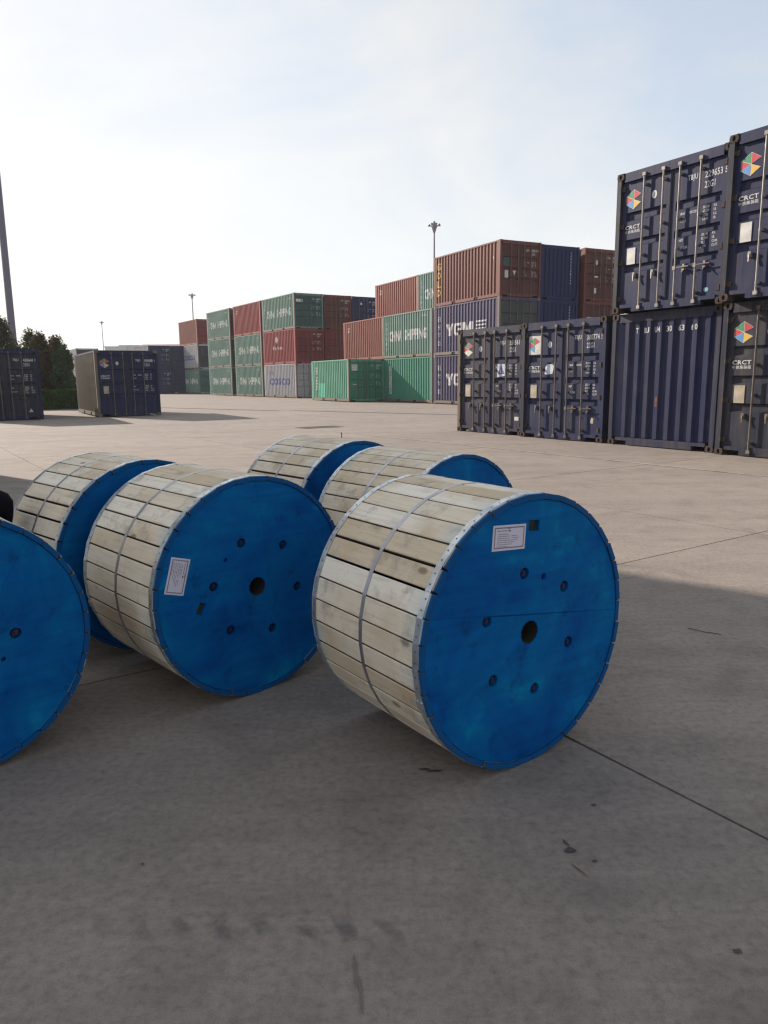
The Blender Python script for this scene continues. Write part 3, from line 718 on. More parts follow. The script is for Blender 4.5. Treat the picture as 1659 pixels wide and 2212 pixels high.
# ---- the middle block
MA = 0.4744
mW = Vector((math.cos(MA), math.sin(MA), 0)); mL = Vector((-math.sin(MA), math.cos(MA), 0)); MO = Vector((5.5968, 36.3968, 0))
GMID = 'containers in the middle block'
def mid(i, l, lev, dx=0.0): return MO + mW*(i*(CW+0.055) + dx) + mL*l + Vector((0, 0, lev*CH))
def strip_label(u, z0, z1):        # white vertical panel with upright grey lettering
    return [(rect(0.30, z1 - z0), u, z0, 0, 0, 0, 0)]
def blk(p): return ([(a, b_) for a, b_ in p], [tuple(range(len(p)))])
LY = blk([(0.24,0),(0.50,0),(0.50,0.25),(0.76,0.62),(0.52,0.62),(0.39,0.40),(0.26,0.62),(0.0,0.62),(0.24,0.25)])
LG = blk([(0.13,0),(0.72,0),(0.72,0.36),(0.36,0.36),(0.36,0.245),(0.48,0.245),(0.48,0.135),(0.25,0.135),(0.22,0.17),(0.22,0.45),(0.25,0.485),(0.70,0.485),(0.70,0.62),(0.13,0.62),(0.0,0.50),(0.0,0.12)])
LM = blk([(0,0),(0.24,0),(0.24,0.36),(0.40,0),(0.60,0),(0.76,0.36),(0.76,0),(1.0,0),(1.0,0.62),(0.68,0.62),(0.50,0.24),(0.32,0.62),(0,0.62)])
YG = side_text('yg', [(LY, 1.25, 0.985, 0, 0, 0, 0), (LG, 2.00, 0.985, 0, 0, 0, 0), (LM, 2.78, 0.985, 0, 0, 0, 0)] +
     [(([(0.10,0),(1.0 - 0.04*k,0),(1.03 - 0.04*k,0.078),(0.13,0.078)], [(0,1,2,3)]), 3.97 - 0.03*k, 1.525 - 0.178*k, 0, 0, 0, 0) for k in range(4)] +
     [(ch, 0.40, 1.78 - 0.42*k, 0.27, 0.27, 1, 1) for k, ch in enumerate('阳光海运')], [white, softwhite])
CS = side_text('cs', [('CHINA', 0.99, 0.985, 0.63, 1.50, 1, 0), ('SHIPPING', 2.86, 0.985, 0.63, 2.52, 1, 0)] +
     [(ch, 0.46, 1.94 - 0.30*k, 0.22, 0.20, 1, 1) for k, ch in enumerate('中国海运集团')] + [('CCLU 302', 4.85, 2.22, 0.11, 0.55, 1, 1)], [white, softwhite])
CSF = side_text('csf', [('CHINA', 0.99, 0.985, 0.63, 1.50, 1, 0), ('SHIPPING', 2.86, 0.985, 0.63, 2.52, 1, 0)] +
     [(ch, 0.40, 1.94 - 0.30*k, 0.20, 0.18, 1, 0) for k, ch in enumerate('中国海运集团')] + [('CCLU 418', 4.85, 2.18, 0.12, 0.6, 1, 0)], [softwhite])
COS = side_text('cos', [('COSCO', 1.05, 0.95, 0.56, 3.9, 1, 0), ('中远', 1.05, 1.78, 0.30, 0.75, 1, 0)], [blueprint])
ovalv = ([(0.20*math.cos(2*math.pi*k/16), 0.27*math.sin(2*math.pi*k/16)) for k in range(16)], [tuple(range(16))])
FLO = side_text('flo', [(ovalv, 2.65, 1.88, 0, 0, 0, 0), ('florens', 1.9, 1.12, 0.30, 1.75, 1, 0)], [softwhite])
GOLD = side_text('gold', [(ch, 0.31, 1.87 - 0.45*k, 0.36, 0.38, 1, 0) for k, ch in enumerate('GOLD')] +
     [('GLDU', 4.72, 2.18, 0.10, 0.45, 1, 1), ('547', 4.72, 2.02, 0.10, 0.3, 1, 1), (rect(0.09, 0.10), 5.45, 1.78, 0, 0, 0, 2)], [yellow, brick, white])
STRIP = side_text('strip', strip_label(0.86, 0.44, 2.14) + [(ch, 0.93, 1.93 - 0.205*k, 0.13, 0.16, 1, 1) for k, ch in enumerate('CHINASHI')], [softwhite, greygreen])
STRIP2 = side_text('strip2', strip_label(0.72, 0.50, 2.16) + [(rect(1.05, 0.92), 1.22, 0.20, 0, 0, 0, 2)] +
     [(ch, 0.78, 1.95 - 0.205*k, 0.13, 0.16, 1, 1) for k, ch in enumerate('CHINASHI')], [softwhite, greygreen, mintpatch])
SMALL = side_text('small', [('TEX', 0.62, 2.06, 0.13, 0.35, 1, 0), ('281', 0.62, 1.88, 0.13, 0.35, 1, 0)], [softwhite])
def mk_mid(key, mat):
    return cached(('mm', key), lambda: print_mesh(marks(key, '402518', '3') + weights(), [mat]))
make_container('shipping_container', 'bottom violet container lettered YG beside the near blue row, under another violet one', mid(0, 0, 0), MA, violet, 'mid', GMID, railm=rail, doors=greygreen, sidetext=YG)  # grey-green doors carry the shade of the violet ends in their colour
make_container('shipping_container', 'violet container lettered YGM with white bars, middle of its stack of three', mid(0, 0, 1), MA, violet, 'mid', GMID, railm=rail, doors=greygreen, sidetext=YG)
c = make_container('shipping_container', 'brown container with yellow upright letters on top of the violet ones', mid(0, 0, 2), MA, brown, 'mid', GMID, railm=brown, doors=dkbrown, sidetext=GOLD)
kind(link('small_lettering', mk_mid('GLDU', softwhite), c['right']), 'stuff')
def stk_(x0, x1, z0, z1, mt, nm='sticker'):
    m = MB(); m.add([(x0,0.0545,z0),(x1,0.0545,z0),(x1,0.0545,z1),(x0,0.0545,z1)], [(0,1,2,3)]); return m.mesh(nm, mt)
link('sticker', stk_(0.25, 0.58, 1.42, 1.80, dkgreen), c['left']); link('sticker', stk_(0.32, 0.52, 0.88, 1.22, softwhite), c['left'])
tr_ = MB(); tr_.add([(0.78,0.0545,1.22),(0.98,0.0545,1.22),(0.88,0.0545,1.0)], [(0,2,1)]); link('sticker', tr_.mesh('sticker', plate), c['left'])
for lev, lab in ((2, 'top navy container with a white upright code, between two brown ones'), (1, 'navy container under the top navy one, showing above the near blue row')):
    c = make_container('shipping_container', lab, mid(1, 0.25, lev, 0.13), MA, blue2, 'mid', GMID, door_end=False, railm=blue2)
    code_ = link('small_lettering', cached('vcode', lambda: conform([(ch, 1.885, 2.22 - 0.145*k, 0.10, 0.05, 1, 0) for k, ch in enumerate('CBHU3281640')], front_prof, FB, lambda u, d, z: (u, 0.016 + d, z), [white], 'lettering')), c['front']); kind(code_, 'stuff')
make_container('shipping_container', 'dark blue end of a container hidden low behind the near row under two navy ones', mid(1, 0.25, 0, 0.13), MA, blue2, 'far', GMID, door_end=False, railm=blue2)
for lev, lab in ((2, 'dark brown top container right of the navy one, meeting the tall near stack'), (1, 'dark brown container with two white square marks, under the brown one beside the navy ends'), (0, 'lowest brown container hidden behind the near row beside the navy ends')):
    c = make_container('shipping_container', lab, mid(2, 0.15, lev, 0.36), MA, brown, 'mid' if lev else 'far', GMID, railm=brown, doors=dkbrown)
    if lev == 2:
        kind(link('small_lettering', mk_mid('CLHU', softwhite), c['right']), 'stuff'); link('badge', cached('badge2', lambda: disc_mesh(0.88, 1.92, 0.075, 0.13).mesh('badge', [softwhite])), c['left'])
        link('sticker', stk_(0.70, 0.95, 1.18, 1.26, plate), c['left']); link('sticker', stk_(0.68, 0.86, 0.40, 0.66, softwhite), c['left'])
    elif lev == 1:
        link('lettering', print_mesh([('GIC', 0.30, 1.62, 0.2, 0.75, 1, 0)], [white]), c['left'])
m2, m3 = 6.2024, 12.0598
make_container('shipping_container', 'fresh green container on the ground, white upright strip, crossed by a slanting shadow', mid(0, m2, 0), MA, green2, 'mid', GMID, railm=rail, sidetext=STRIP)
make_container('shipping_container', 'sea green container with big white lettering on top of the shadow crossed one', mid(0, m2, 1), MA, green, 'mid', GMID, railm=rail, sidetext=CS)
make_container('shipping_container', 'pale green container on the third level, partly behind the brown one with yellow letters', mid(1, m2, 2), MA, green, 'mid', GMID, railm=rail, sidetext=CS)
make_container('shipping_container', 'orange brown container with small white marks, second level above the short green one', mid(0, m3, 1), MA, orange, 'mid', GMID, railm=orange, sidetext=SMALL)
make_container('shipping_container', 'red brown container on the third level, left of the pale green one', mid(1, m3, 2), MA, orange, 'mid', GMID, railm=orange, sidetext=SMALL)
c = make_container('shipping_container', 'mint green container standing forward of the block with dark green doors and a bright patch', mid(-1, m3, 0, 0.055), MA, mint, 'mid', GMID, railm=rail, doors=green2, sidetext=STRIP2)
link('sticker', stk_(0.24, 0.66, 1.88, 2.28, softwhite), c['left']); link('sticker', stk_(0.30, 0.58, 1.02, 1.08, softwhite), c['left']); kind(link('small_lettering', mk_mid('CCLU', softwhite), c['right']), 'stuff')
for i, l, lev, mt, lab in ((0, m3, 0, green, 'green container on the ground wholly behind the forward mint one'),
                         (1, m2, 0, orange, 'second row container on the ground behind the fresh green one'), (1, m2, 1, brown, 'second row container behind the sea green lettered one'),
                         (1, m3, 0, brown, 'second row container on the ground behind the forward mint one'), (1, m3, 1, brown, 'second row container behind the orange brown one')):
    make_container('shipping_container', lab, mid(i, l, lev), MA, mt, 'far', GMID)

# ---- the far block
BA = 0.5613
bW = Vector((math.cos(BA), math.sin(BA), 0)); bL = Vector((-math.sin(BA), math.cos(BA), 0)); BO = Vector((-6.5626, 57.1463, 0))
GFAR = 'containers in the far block'
def far(i, l, lev, dx=0.0): return BO + bW*(i*(CW+0.07) + dx) + bL*l + Vector((0, 0, lev*CH))
make_container('shipping_container', 'pale grey container with blue lettering on the ground left of the mint green one', far(0,0,0), BA, grey, 'mid', GFAR, railm=rail, doors=grey, sidetext=COS)
c = make_container('shipping_container', 'red container with a white oval emblem, middle of the stack on the pale grey one', far(0,0,1), BA, red, 'mid', GFAR, railm=red, doors=dkred, sidetext=FLO)
kind(link('small_lettering', mk_mid('FSCU', softwhite), c['right']), 'stuff')
c = make_container('shipping_container', 'green container with teal doors on top of the red one with the oval emblem', far(0,0,2), BA, green, 'mid', GFAR, railm=rail, doors=dkgreen, sidetext=CSF)
kind(link('small_lettering', mk_mid('CCLU', softwhite), c['right']), 'stuff'); link('sticker', stk_(0.2, 0.75, 1.95, 2.15, softwhite), c['left'])
for lev, lab in ((2, 'dark red container on the top level right of the teal doors'), (1, 'dark red container below the top one right of the red emblem stack'), (0, 'dark red container at ground level behind the mint green one')):
    c = make_container('shipping_container', lab, far(1, 0.1, lev, 0.05), BA, dkred, 'mid', GFAR, railm=dkbrown, doors=dkbrown if lev == 2 else dkred)
    if lev == 2: kind(link('small_lettering', mk_mid('TRLU', softwhite), c['right']), 'stuff')
for lev, lab in ((2, 'navy container on the top level between the dark red one and the red brown one'), (1, 'navy container hidden under the top navy one of the far block'), (0, 'navy container hidden at the bottom of the far block')):
    c = make_container('shipping_container', lab, far(2, 0.2, lev, 0.12), BA, blue2, 'mid' if lev == 2 else 'far', GFAR, railm=navy, doors=blue2)
    if lev == 2: kind(link('small_lettering', mk_mid('TBJU', white), c['right']), 'stuff'); link('badge', cached('badge3', lambda: disc_mesh(0.9, 2.05, 0.09, 0.10).mesh('badge', [white])), c['left'])
n1_, n2_ = 6.4274, 13.4864
for lev, (mt, tx_, lab) in enumerate(((green, CSF, 'bottom green container in the column right of the dark gap'), (green, CSF, 'green container under the plain red one, right of the dark gap'), (red, SMALL, 'plain red container topping the column left of the teal doors'))):
    make_container('shipping_container', lab, far(0, n1_, lev), BA, mt, 'mid', GFAR, railm=rail if mt is green else red, sidetext=tx_)
for lev, lab in enumerate(('bottom green container of the all green column left of the dark gap', 'middle green container of the all green column left of the dark gap', 'top green container of the all green column left of the dark gap')):
    make_container('shipping_container', lab, far(0, n2_, lev), BA, green, 'far', GFAR, railm=rail, doors=slate, sidetext=CSF)
N3, NA = Vector((-19.5458, 80.1178, 0)), 0.5667
for lev, (mt, dr, tx_, lab) in enumerate(((green, dkgreen, CSF, 'bottom green container of the most distant mixed stack'), (grey, slate, COS, 'pale grey container in the middle of the most distant mixed stack'), (brick, dkred, None, 'brick coloured container topping the most distant mixed stack'))):
    make_container('shipping_container', lab, N3 + Vector((0, 0, lev*CH)), NA, mt, 'far', GFAR, railm=rail if lev < 2 else brick, doors=dr, sidetext=tx_)
# ---- distant stacks on the left
GD = 'distant containers at the left'
nW = Vector((math.cos(0.56), math.sin(0.56), 0))
for i in (0, 1):
    for lev in (0, 1):
        c = make_container('shipping_container', '%s navy container in the %s column beyond the lone blue one' % (('lower', 'upper')[lev], ('left', 'right')[i]), Vector((-25.35, 82.0, lev*CH)) + nW*(i*2.52), 0.56, blue2, 'far', GD, side=grey, doors=blue2, railm=navy)  # pale grey sides put sunlight into the colour of the navy boxes
        if i == 0 or lev: kind(link('small_lettering', mk_mid('TBJU', softwhite), c['right']), 'stuff')
for lev in (0, 1):
    make_container('shipping_container', '%s pale grey container with a dark end, beyond the hedge' % ('lower', 'upper')[lev], (-35.2, 87.0, lev*CH), 0.55, grey, 'far', GD, doors=slate)
    make_container('shipping_container', '%s green container glimpsed behind the trees beyond the hedge' % ('lower', 'upper')[lev], (-38.6, 92.0, lev*CH), 0.55, green2, 'far', GD, doors=dkgreen)
# ---- the two lone blue containers on the left
dusty = paint('sunlit_khaki_paint', (0.105, 0.092, 0.066), 0.5, 0.8)  # khaki puts the sunlit look of the blue container's long side into colour
c = make_container('shipping_container', 'lone blue container with a sunlit long side, standing in the yard right of the hedge', (-11.2251, 29.4185, 0), 0.5064, navy, 'mid', 'lone blue containers at the left', railm=rail, side=dusty, doors=navy)
left_marks(c, 'full', tan); tag_right(c, 'f', '309688', '4', softwhite)
c = make_container('shipping_container', 'blue container cut by the left picture edge, in front of the trees', (-14.968, 27.049, 0), 0.50, navy, 'mid', 'lone blue containers at the left', railm=navy, doors=slate)
tag_right(c, 'g', '430641', '0', softwhite)
st = MB(); st.add([(1.94,0.0545,0.28),(2.10,0.0545,0.28),(2.02,0.0545,0.42)], [(0,1,2)]); link('sticker', st.mesh('sticker', plate), c['right'])
# ---- the stack left of the frame whose shade covers the drums
KA = 0.3639
kW = Vector((math.cos(KA), math.sin(KA), 0)); kL = Vector((-math.sin(KA), math.cos(KA), 0))
KO = Vector((-8.82, 13.56, 0)) - kW*(2*CW + 0.06) - kL*CL
for i in (0, 1):
    for lev in range(3):
        make_container('shipping_container', '%s blue container of the %s column outside the left frame, shading the drums' % (('lowest', 'middle', 'topmost')[lev], ('outer', 'inner')[i]), KO + kW*(i*(CW+0.06)) + Vector((0,0,lev*CH)), KA, navy, 'far', 'stack shading the drums')

# ------------------------------------------------------------------ cable drums
RD, LD, NP = 0.49, 0.69, 36
pw = 2*RD*math.tan(math.pi/NP)
def plank_mesh():
    m = MB(); hw = pw/2; r0 = RD - 0.019
    ys = [0.0, 0.005, LD]
    k0 = (RD - 0.003)
    sec = [(-hw, r0), (hw, r0), (hw, k0), (hw - 0.003, RD), (-hw + 0.003, RD), (-hw, k0)]
    n = len(sec)
    for y in ys: m.v += [(x, y, z) for x, z in sec]
    for j in range(2):
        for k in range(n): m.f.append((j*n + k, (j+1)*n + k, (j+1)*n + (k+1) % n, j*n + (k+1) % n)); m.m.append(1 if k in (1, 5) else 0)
    m.f += [tuple(range(n)), tuple(range(2*n, 3*n))[::-1]]; m.m += [0, 0]
    m.f = [f[::-1] for f in m.f]
    return m.mesh('plank', [pine, flat('shaded_gap_edge', (0.13, 0.085, 0.055), 0.9, 0, 0.3, 30)])  # sides coloured dark brown to put shade into the plank gaps
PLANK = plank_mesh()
def strap_mesh(y0, y1, mat, name, holes=False, seed=0, lift=0.0012):
    m = MB(); r_ = random.Random(seed); n = NP
    ring = []
    for k in range(n):
        for s in (-0.5, -0.17, 0.17, 0.5):
            a = 2*math.pi*(k + s*0.96)/n; rr = RD/math.cos(s*0.96*2*math.pi/n) + lift + (r_.random()*0.0016 if holes else 0.0)
            ring.append((rr*math.sin(a), rr*math.cos(a), a))
    q = len(ring)
    for x, z, a in ring: m.v += [(x, y0, z), (x, y1, z)]
    for k in range(q): m.f.append((2*k, 2*k+1, 2*((k+1) % q)+1, 2*((k+1) % q))); m.m.append(0)
    for k in range(q):   # thin edge
        x, z, a = ring[k]
    base = len(m.v)
    for x, z, a in ring: m.v += [(x*0.996, y0, z*0.996), (x*0.996, y1, z*0.996)]
    for k in range(q):
        k2 = (k+1) % q
        m.f += [(base+2*k, 2*k, 2*k2, base+2*k2), (2*k+1, base+2*k+1, base+2*k2+1, 2*k2+1)]; m.m += [0, 0]
    if holes:
        for k in range(n):
            for s in (-0.22, 0.22):
                a = 2*math.pi*(k + s)/n; rr = RD/math.cos(s*2*math.pi/n) + 0.0036; yc = (y0+y1)/2 + r_.uniform(-0.003, 0.003)
                t_ = Vector((math.cos(a), 0, -math.sin(a))); o = Vector((math.sin(a)*rr, yc, math.cos(a)*rr)); h_ = 0.0032
                m.add([o + t_*h_*math.cos(b_) + Vector((0,1,0))*h_*math.sin(b_) for b_ in [math.pi*2*j/6 for j in range(6)]], [tuple(range(6))], 1)
    # lapped end of the strap
    for kk in ((3,) if not holes else (11, 25)):
        a = 2*math.pi*kk/n; t_ = Vector((math.cos(a), 0, -math.sin(a))); o = Vector((math.sin(a), 0, math.cos(a)))*(RD + 0.006)
        p = [o + t_*sx*0.016 + Vector((0, yy, 0)) for sx, yy in ((-1, y0-0.003), (1, y0-0.003), (1, y1+0.003), (-1, y1+0.003))]
        q_ = [v*(0.985) + Vector((0, v.y*0.015, 0)) for v in p]
        m.add(p + q_, [(0,1,2,3)[::-1], (0,1,5,4), (1,2,6,5), (2,3,7,6), (3,0,4,7)], 0)
    return m.mesh(name, [mat, inkd])
STF = strap_mesh(0.012, 0.040, zinc, 'edge_strap', True, 3)
STB = strap_mesh(LD-0.034, LD-0.006, zinc, 'edge_strap', True, 5)
STM = strap_mesh(0.335, 0.355, steel, 'middle_strap', False, 1)
def to3(vs): return [(x, y_, z) for x, z, y_ in [(v[0], v[1], v[2]) for v in vs]]
def panel_mesh(seam_ang, seam_off, holes, upper, r=RD-0.0205, thick=0.022, y=0.004, hub=0.041):
    """half of a flange, split along a chord; holes: (x, z, radius) or (x, z, w, h, ang)"""
    ca, sa = math.cos(seam_ang), math.sin(seam_ang)          # seam direction; normal is (-sa, ca)
    def side(x, z): return (-sa*x + ca*z) - seam_off
    g = 0.0004; off = seam_off + (g if upper else -g)
    hl = math.acos(max(-1, min(1, off / r)))                  # half angle around the normal
    nrm = math.atan2(ca, -sa)
    a0, a1 = (nrm - hl, nrm + hl) if upper else (nrm + hl, nrm + 2*math.pi - hl)
    out = [(r*math.cos(a0 + (a1-a0)*k/56), r*math.sin(a0 + (a1-a0)*k/56)) for k in range(57)]
    hs = []
    for h_ in holes:
        if (side(h_[0], h_[1]) > 0) != upper: continue
        if len(h_) == 3: hs.append(circ(h_[0], h_[1], h_[2], 28 if h_[2] > 0.03 else 16, 0.004 if h_[2] > 0.03 else 0.0))
        else:
            c_, s_ = math.cos(h_[4]), math.sin(h_[4]); w2, h2 = h_[2]/2, h_[3]/2
            hs.append([(h_[0] + c_*a - s_*b_, h_[1] + s_*a + c_*b_) for a, b_ in ((-w2,-h2),(w2,-h2),(w2,h2),(-w2,h2))])
    v, f = poly2d(out, hs, thick)
    m = MB(); m.add([(a, y + t_, b_) for a, b_, t_ in v], f); return m.mesh('flange_board', bluem)
def ring_mesh(r, rin, y0, y1, mat, n=48):
    m = MB()
    for rr, yy in ((rin, y0), (r, y0), (r, y1), (rin, y1)): m.v += [(rr*math.cos(2*math.pi*k/n), yy, rr*math.sin(2*math.pi*k/n)) for k in range(n)]
    for j in range(4):
        for k in range(n): m.f.append((j*n + k, j*n + (k+1) % n, ((j+1) % 4)*n + (k+1) % n, ((j+1) % 4)*n + k)); m.m.append(0)
    return m.mesh('flange_backing', mat)
BACK = ring_mesh(RD-0.021, 0.041, 0.027, 0.046, bluem)
BACK2 = ring_mesh(RD-0.021, 0.041, LD-0.040, LD-0.004, bluem)
hb = MB()
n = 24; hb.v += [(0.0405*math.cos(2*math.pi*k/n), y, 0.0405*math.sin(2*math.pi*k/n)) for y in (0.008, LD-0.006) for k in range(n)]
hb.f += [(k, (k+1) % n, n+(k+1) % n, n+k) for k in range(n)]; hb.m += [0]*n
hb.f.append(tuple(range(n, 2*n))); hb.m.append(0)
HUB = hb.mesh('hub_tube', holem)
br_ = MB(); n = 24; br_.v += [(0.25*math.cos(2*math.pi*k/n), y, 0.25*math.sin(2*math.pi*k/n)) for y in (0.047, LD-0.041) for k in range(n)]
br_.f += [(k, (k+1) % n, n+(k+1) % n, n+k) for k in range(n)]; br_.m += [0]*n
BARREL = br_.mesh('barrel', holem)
bo = MB()
n = 16; bo.add([(0.020*math.cos(2*math.pi*k/n), 0.024, 0.020*math.sin(2*math.pi*k/n)) for k in range(n)] + [(0.020*math.cos(2*math.pi*k/n), 0.0265, 0.020*math.sin(2*math.pi*k/n)) for k in range(n)], [tuple(range(n))] + [(k, (k+1) % n, n+(k+1) % n, n+k) for k in range(n)])
bo.add([(0.0125*math.cos(2*math.pi*k/6), 0.011, 0.0125*math.sin(2*math.pi*k/6)) for k in range(6)] + [(0.0125*math.cos(2*math.pi*k/6), 0.024, 0.0125*math.sin(2*math.pi*k/6)) for k in range(6)], [tuple(range(6))] + [(k, (k+1) % 6, 6+(k+1) % 6, 6+k) for k in range(6)])
bo.tube((0, 0.024, 0), (0, 0.006, 0), 0.0065, n=10)
BOLT = bo.mesh('bolt', boltm)
def label_mesh():
    m = MB(); W_, H_2 = 0.152, 0.086
    m.box(-W_/2, W_/2, 0, 0.0012, -H_2/2, H_2/2, 0)
    def q(x0, x1, z0, z1, mi): m.add([(x0,-0.0006,z0),(x1,-0.0006,z0),(x1,-0.0006,z1),(x0,-0.0006,z1)], [(0,1,2,3)], mi)
    e = 0.007; b_ = 0.0042
    q(-W_/2+e, W_/2-e, H_2/2-e-b_, H_2/2-e, 1); q(-W_/2+e, W_/2-e, -H_2/2+e, -H_2/2+e+b_, 1)
    q(-W_/2+e, -W_/2+e+b_, -H_2/2+e+b_, H_2/2-e-b_, 1); q(W_/2-e-b_, W_/2-e, -H_2/2+e+b_, H_2/2-e-b_, 1)
    r_ = random.Random(5)
    def words(x0, x1, z, h):        # rows of print far too small to read in the photograph
        x = x0
        while x < x1:
            wd = r_.uniform(0.006, 0.016); q(x, min(x + wd, x1), z, z + h, 1); x += wd + 0.0025
    words(-0.056, -0.012, 0.0225, 0.0028); q(-0.006, 0.0035, 0.0205, 0.0255, 2)
    q(-0.012, 0.004, 0.030, 0.0325, 1)
    for k, (a, b2) in enumerate(((-0.052, -0.008), (-0.054, 0.004), (-0.055, 0.001), (-0.055, 0.040), (-0.056, 0.024), (-0.056, 0.012), (-0.057, -0.006))): words(a, b2, 0.011 - 0.0068*k, 0.0022)
    words(0.012, 0.036, 0.0042, 0.0022); words(0.014, 0.044, -0.0026, 0.0022)
    return m.mesh('paper_label', [paper, ink, inkd])
LABEL = label_mesh()
GD_ = 'blue and timber cable drums in the yard'
def drum(label, x, y, a, R, Ln, phase, bphase, seam, holes, lab, window, seed):
    t = thing('cable_drum', label, 'cable drum', (x, y, 0), a, GD_); t.scale = (R/RD, Ln/LD, R/RD)
    r_ = random.Random(seed); z0 = Vector((0, 0, RD))
    def part(nm, me, rot=0.0, off=(0,0,0)): return link(nm, me, t, (off[0], off[1], RD + off[2]), (0, rot, 0))
    bolts = [(0.220*math.cos(bphase + k*math.pi/3), 0.220*math.sin(bphase + k*math.pi/3)) for k in range(6)]
    hs = [(bx, bz, 0.0215) for bx, bz in bolts] + [(0, 0, 0.0405)] + holes + ([window] if window else [])
    for u_ in (True, False):
        part('flange_board', panel_mesh(seam[0], seam[1], hs, u_))
    part('flange_backing', BACK); part('flange_backing', BACK2); part('hub_tube', HUB); part('barrel', BARREL)
    for bx, bz in bolts: part('bolt', BOLT, 0, (bx, 0, bz))
    if window:
        m = MB(); m.box(-window[2]/2, window[2]/2, 0.020, 0.0268, -window[3]/2, window[3]/2)
        o = part('recess_plate', m.mesh('recess_plate', flat('dark_green_timber', (0.030, 0.038, 0.022), 0.95, 0, 0.4, 60)), 0, (window[0], 0, window[1])); o.rotation_euler = (0, -window[4], 0)  # dark green plate set into the window hole
    if lab:
        o = part('paper_label', LABEL, 0, (lab[0], 0.0028, lab[1])); o.rotation_euler = (0, -lab[2], 0)
    for k in range(NP):
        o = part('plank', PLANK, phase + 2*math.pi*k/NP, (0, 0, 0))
        wx = 1.0 - r_.uniform(0.050, 0.105) - (0.05 if r_.random() < 0.12 else 0); ext = r_.uniform(-0.004, 0.0035) + (0.004 if r_.random() < 0.15 else 0)
        o.scale = (wx, 1.0 + ext/LD + r_.uniform(0, 0.006), 1.0 + r_.uniform(-0.0015, 0.0012)); o.location.y = -ext - 0.002
    part('edge_strap', STF, phase); part('edge_strap', STB, phase); part('middle_strap', STM, phase)
    return t
rad = math.radians
drum('nearest right drum, blue end with a white paper label and a small square window', 0.512, 2.490, 0.615, 0.493, 0.682, 0.03, rad(-21.5), (rad(-8.8), 0.066), [(0.063, 0.192, 0.012)], (-0.110, 0.355, rad(-4)), (0.009, 0.381, 0.050, 0.038, rad(-5)), 1)
drum('left centre drum, blue end with an upright white label left of its hub hole', -0.557, 3.140, 0.747, 0.486, 0.715, 0.08, rad(-11), (rad(98), -0.075), [(-0.153, 0.147, 0.009)], (-0.379, 0.118, rad(-106)), (-0.282, -0.041, 0.052, 0.030, rad(62)), 2)
drum('drum cut off by the left picture edge, blue end only', -1.496, 2.417, 0.722, 0.475, 0.69, 0.01, rad(3), (rad(60), -0.07), [(0.170, -0.078, 0.009)], None, None, 3)
drum('drum behind the left centre one, its planks tinged turquoise at the far end', -1.200, 3.726, 0.806, 0.493, 0.62, 0.05, rad(10), (rad(30), 0.07), [], None, None, 4)
drum('drum directly behind the nearest right one, wood stained grey at one edge', 0.427, 3.905, 0.712, 0.489, 0.710, 0.11, rad(20), (rad(70), 0.07), [], None, None, 5)
drum('farthest drum, at the back of the right hand row, only its top showing', -0.150, 4.677, 0.715, 0.496, 0.689, 0.02, rad(0), (rad(20), 0.07), [], None, None, 6)

# a stuffed sack behind the left drum, only its shoulder in the frame
sk = thing('black_sack', 'black stuffed sack with a dull red stripe at the left edge behind the drums', 'sack', (-1.945, 3.60, 0))
m = MB(); nr, nz = 20, 22
def sack_r(z): return 0.095 + 0.006*math.sin(z*7) if z < 0.70 else 0.108*math.sqrt(max(0.02, 1 - ((z - 0.775)/0.10)**2)) if z > 0.775 else 0.095 + 0.013*(z - 0.70)/0.075
for j in range(nz+1):
    z = 0.875*j/nz
    for k in range(nr):
        a = 2*math.pi*k/nr; r = max(0.02, sack_r(z))*(1 + 0.03*mnoise.noise(Vector((math.cos(a)*1.6, math.sin(a)*1.6, z*4))))
        m.v.append((r*math.cos(a), r*math.sin(a), z))
for j in range(nz):
    for k in range(nr):
        m.f.append((j*nr + k, j*nr + (k+1) % nr, (j+1)*nr + (k+1) % nr, (j+1)*nr + k)); m.m.append(1 if j == 20 and 11 <= k < 15 else 0)
m.f.append(tuple(range(nr*nz, nr*nz + nr))); m.m.append(0)
link('cloth', m.mesh('cloth', [bagm, bagred], True), sk)

# ------------------------------------------------------------------ lamp masts
GL = 'high lamp masts around the yard'
def mast(label, x, y, h, head, r0=0.30, r1=0.13):
    t = thing('lamp_mast', label, 'lamp mast', (x, y, 0), 0.3, GL)
    m = MB(); m.tube((0,0,0), (0,0,h-0.9), r0, r1, 14); link('pole', m.mesh('pole', polem), t)
    m = MB(); m.tube((0,0,h-1.9), (0,0,h-0.95), 0.16, 0.48, 12); m.tube((0,0,h-0.95), (0,0,h-0.25), 0.48, 0.42, 12); m.tube((0,0,h-0.25), (0,0,h+0.15), 0.30, 0.12, 10)
    link('crown', m.mesh('crown', polem), t)
    for k in range(8):
        a = 2*math.pi*k/8; c_, s_ = math.cos(a), math.sin(a); m = MB()
        m.tube((c_*0.4, s_*0.4, h-0.75), (c_*0.80, s_*0.80, h-0.62), 0.05, n=6)
        p = Vector((c_*0.85, s_*0.85, h-0.62)); q = Vector((c_*1.12, s_*1.12, h-0.50))
        m.tube(p, q, 0.12, 0.20, 8)
        link('floodlight', m.mesh('floodlight', polem), t)
    return t
mast('tall dark lamp mast rising past the left picture edge above the trees', -24.32, 50, 30, True, 0.245, 0.15)
mast('lamp mast with a dark crown of floodlights above the brown container with yellow letters', 9.58, 140, 29.0, True)
mast('paler lamp mast showing above the brick coloured container', -61.9, 250, 29.4, True)
mast('faint lamp mast standing alone in the gap left of the container stacks', -134.7, 366, 30.0, True)
mast('faintest lamp mast just above the tree tops at the left', -208.1, 480, 30.0, True)

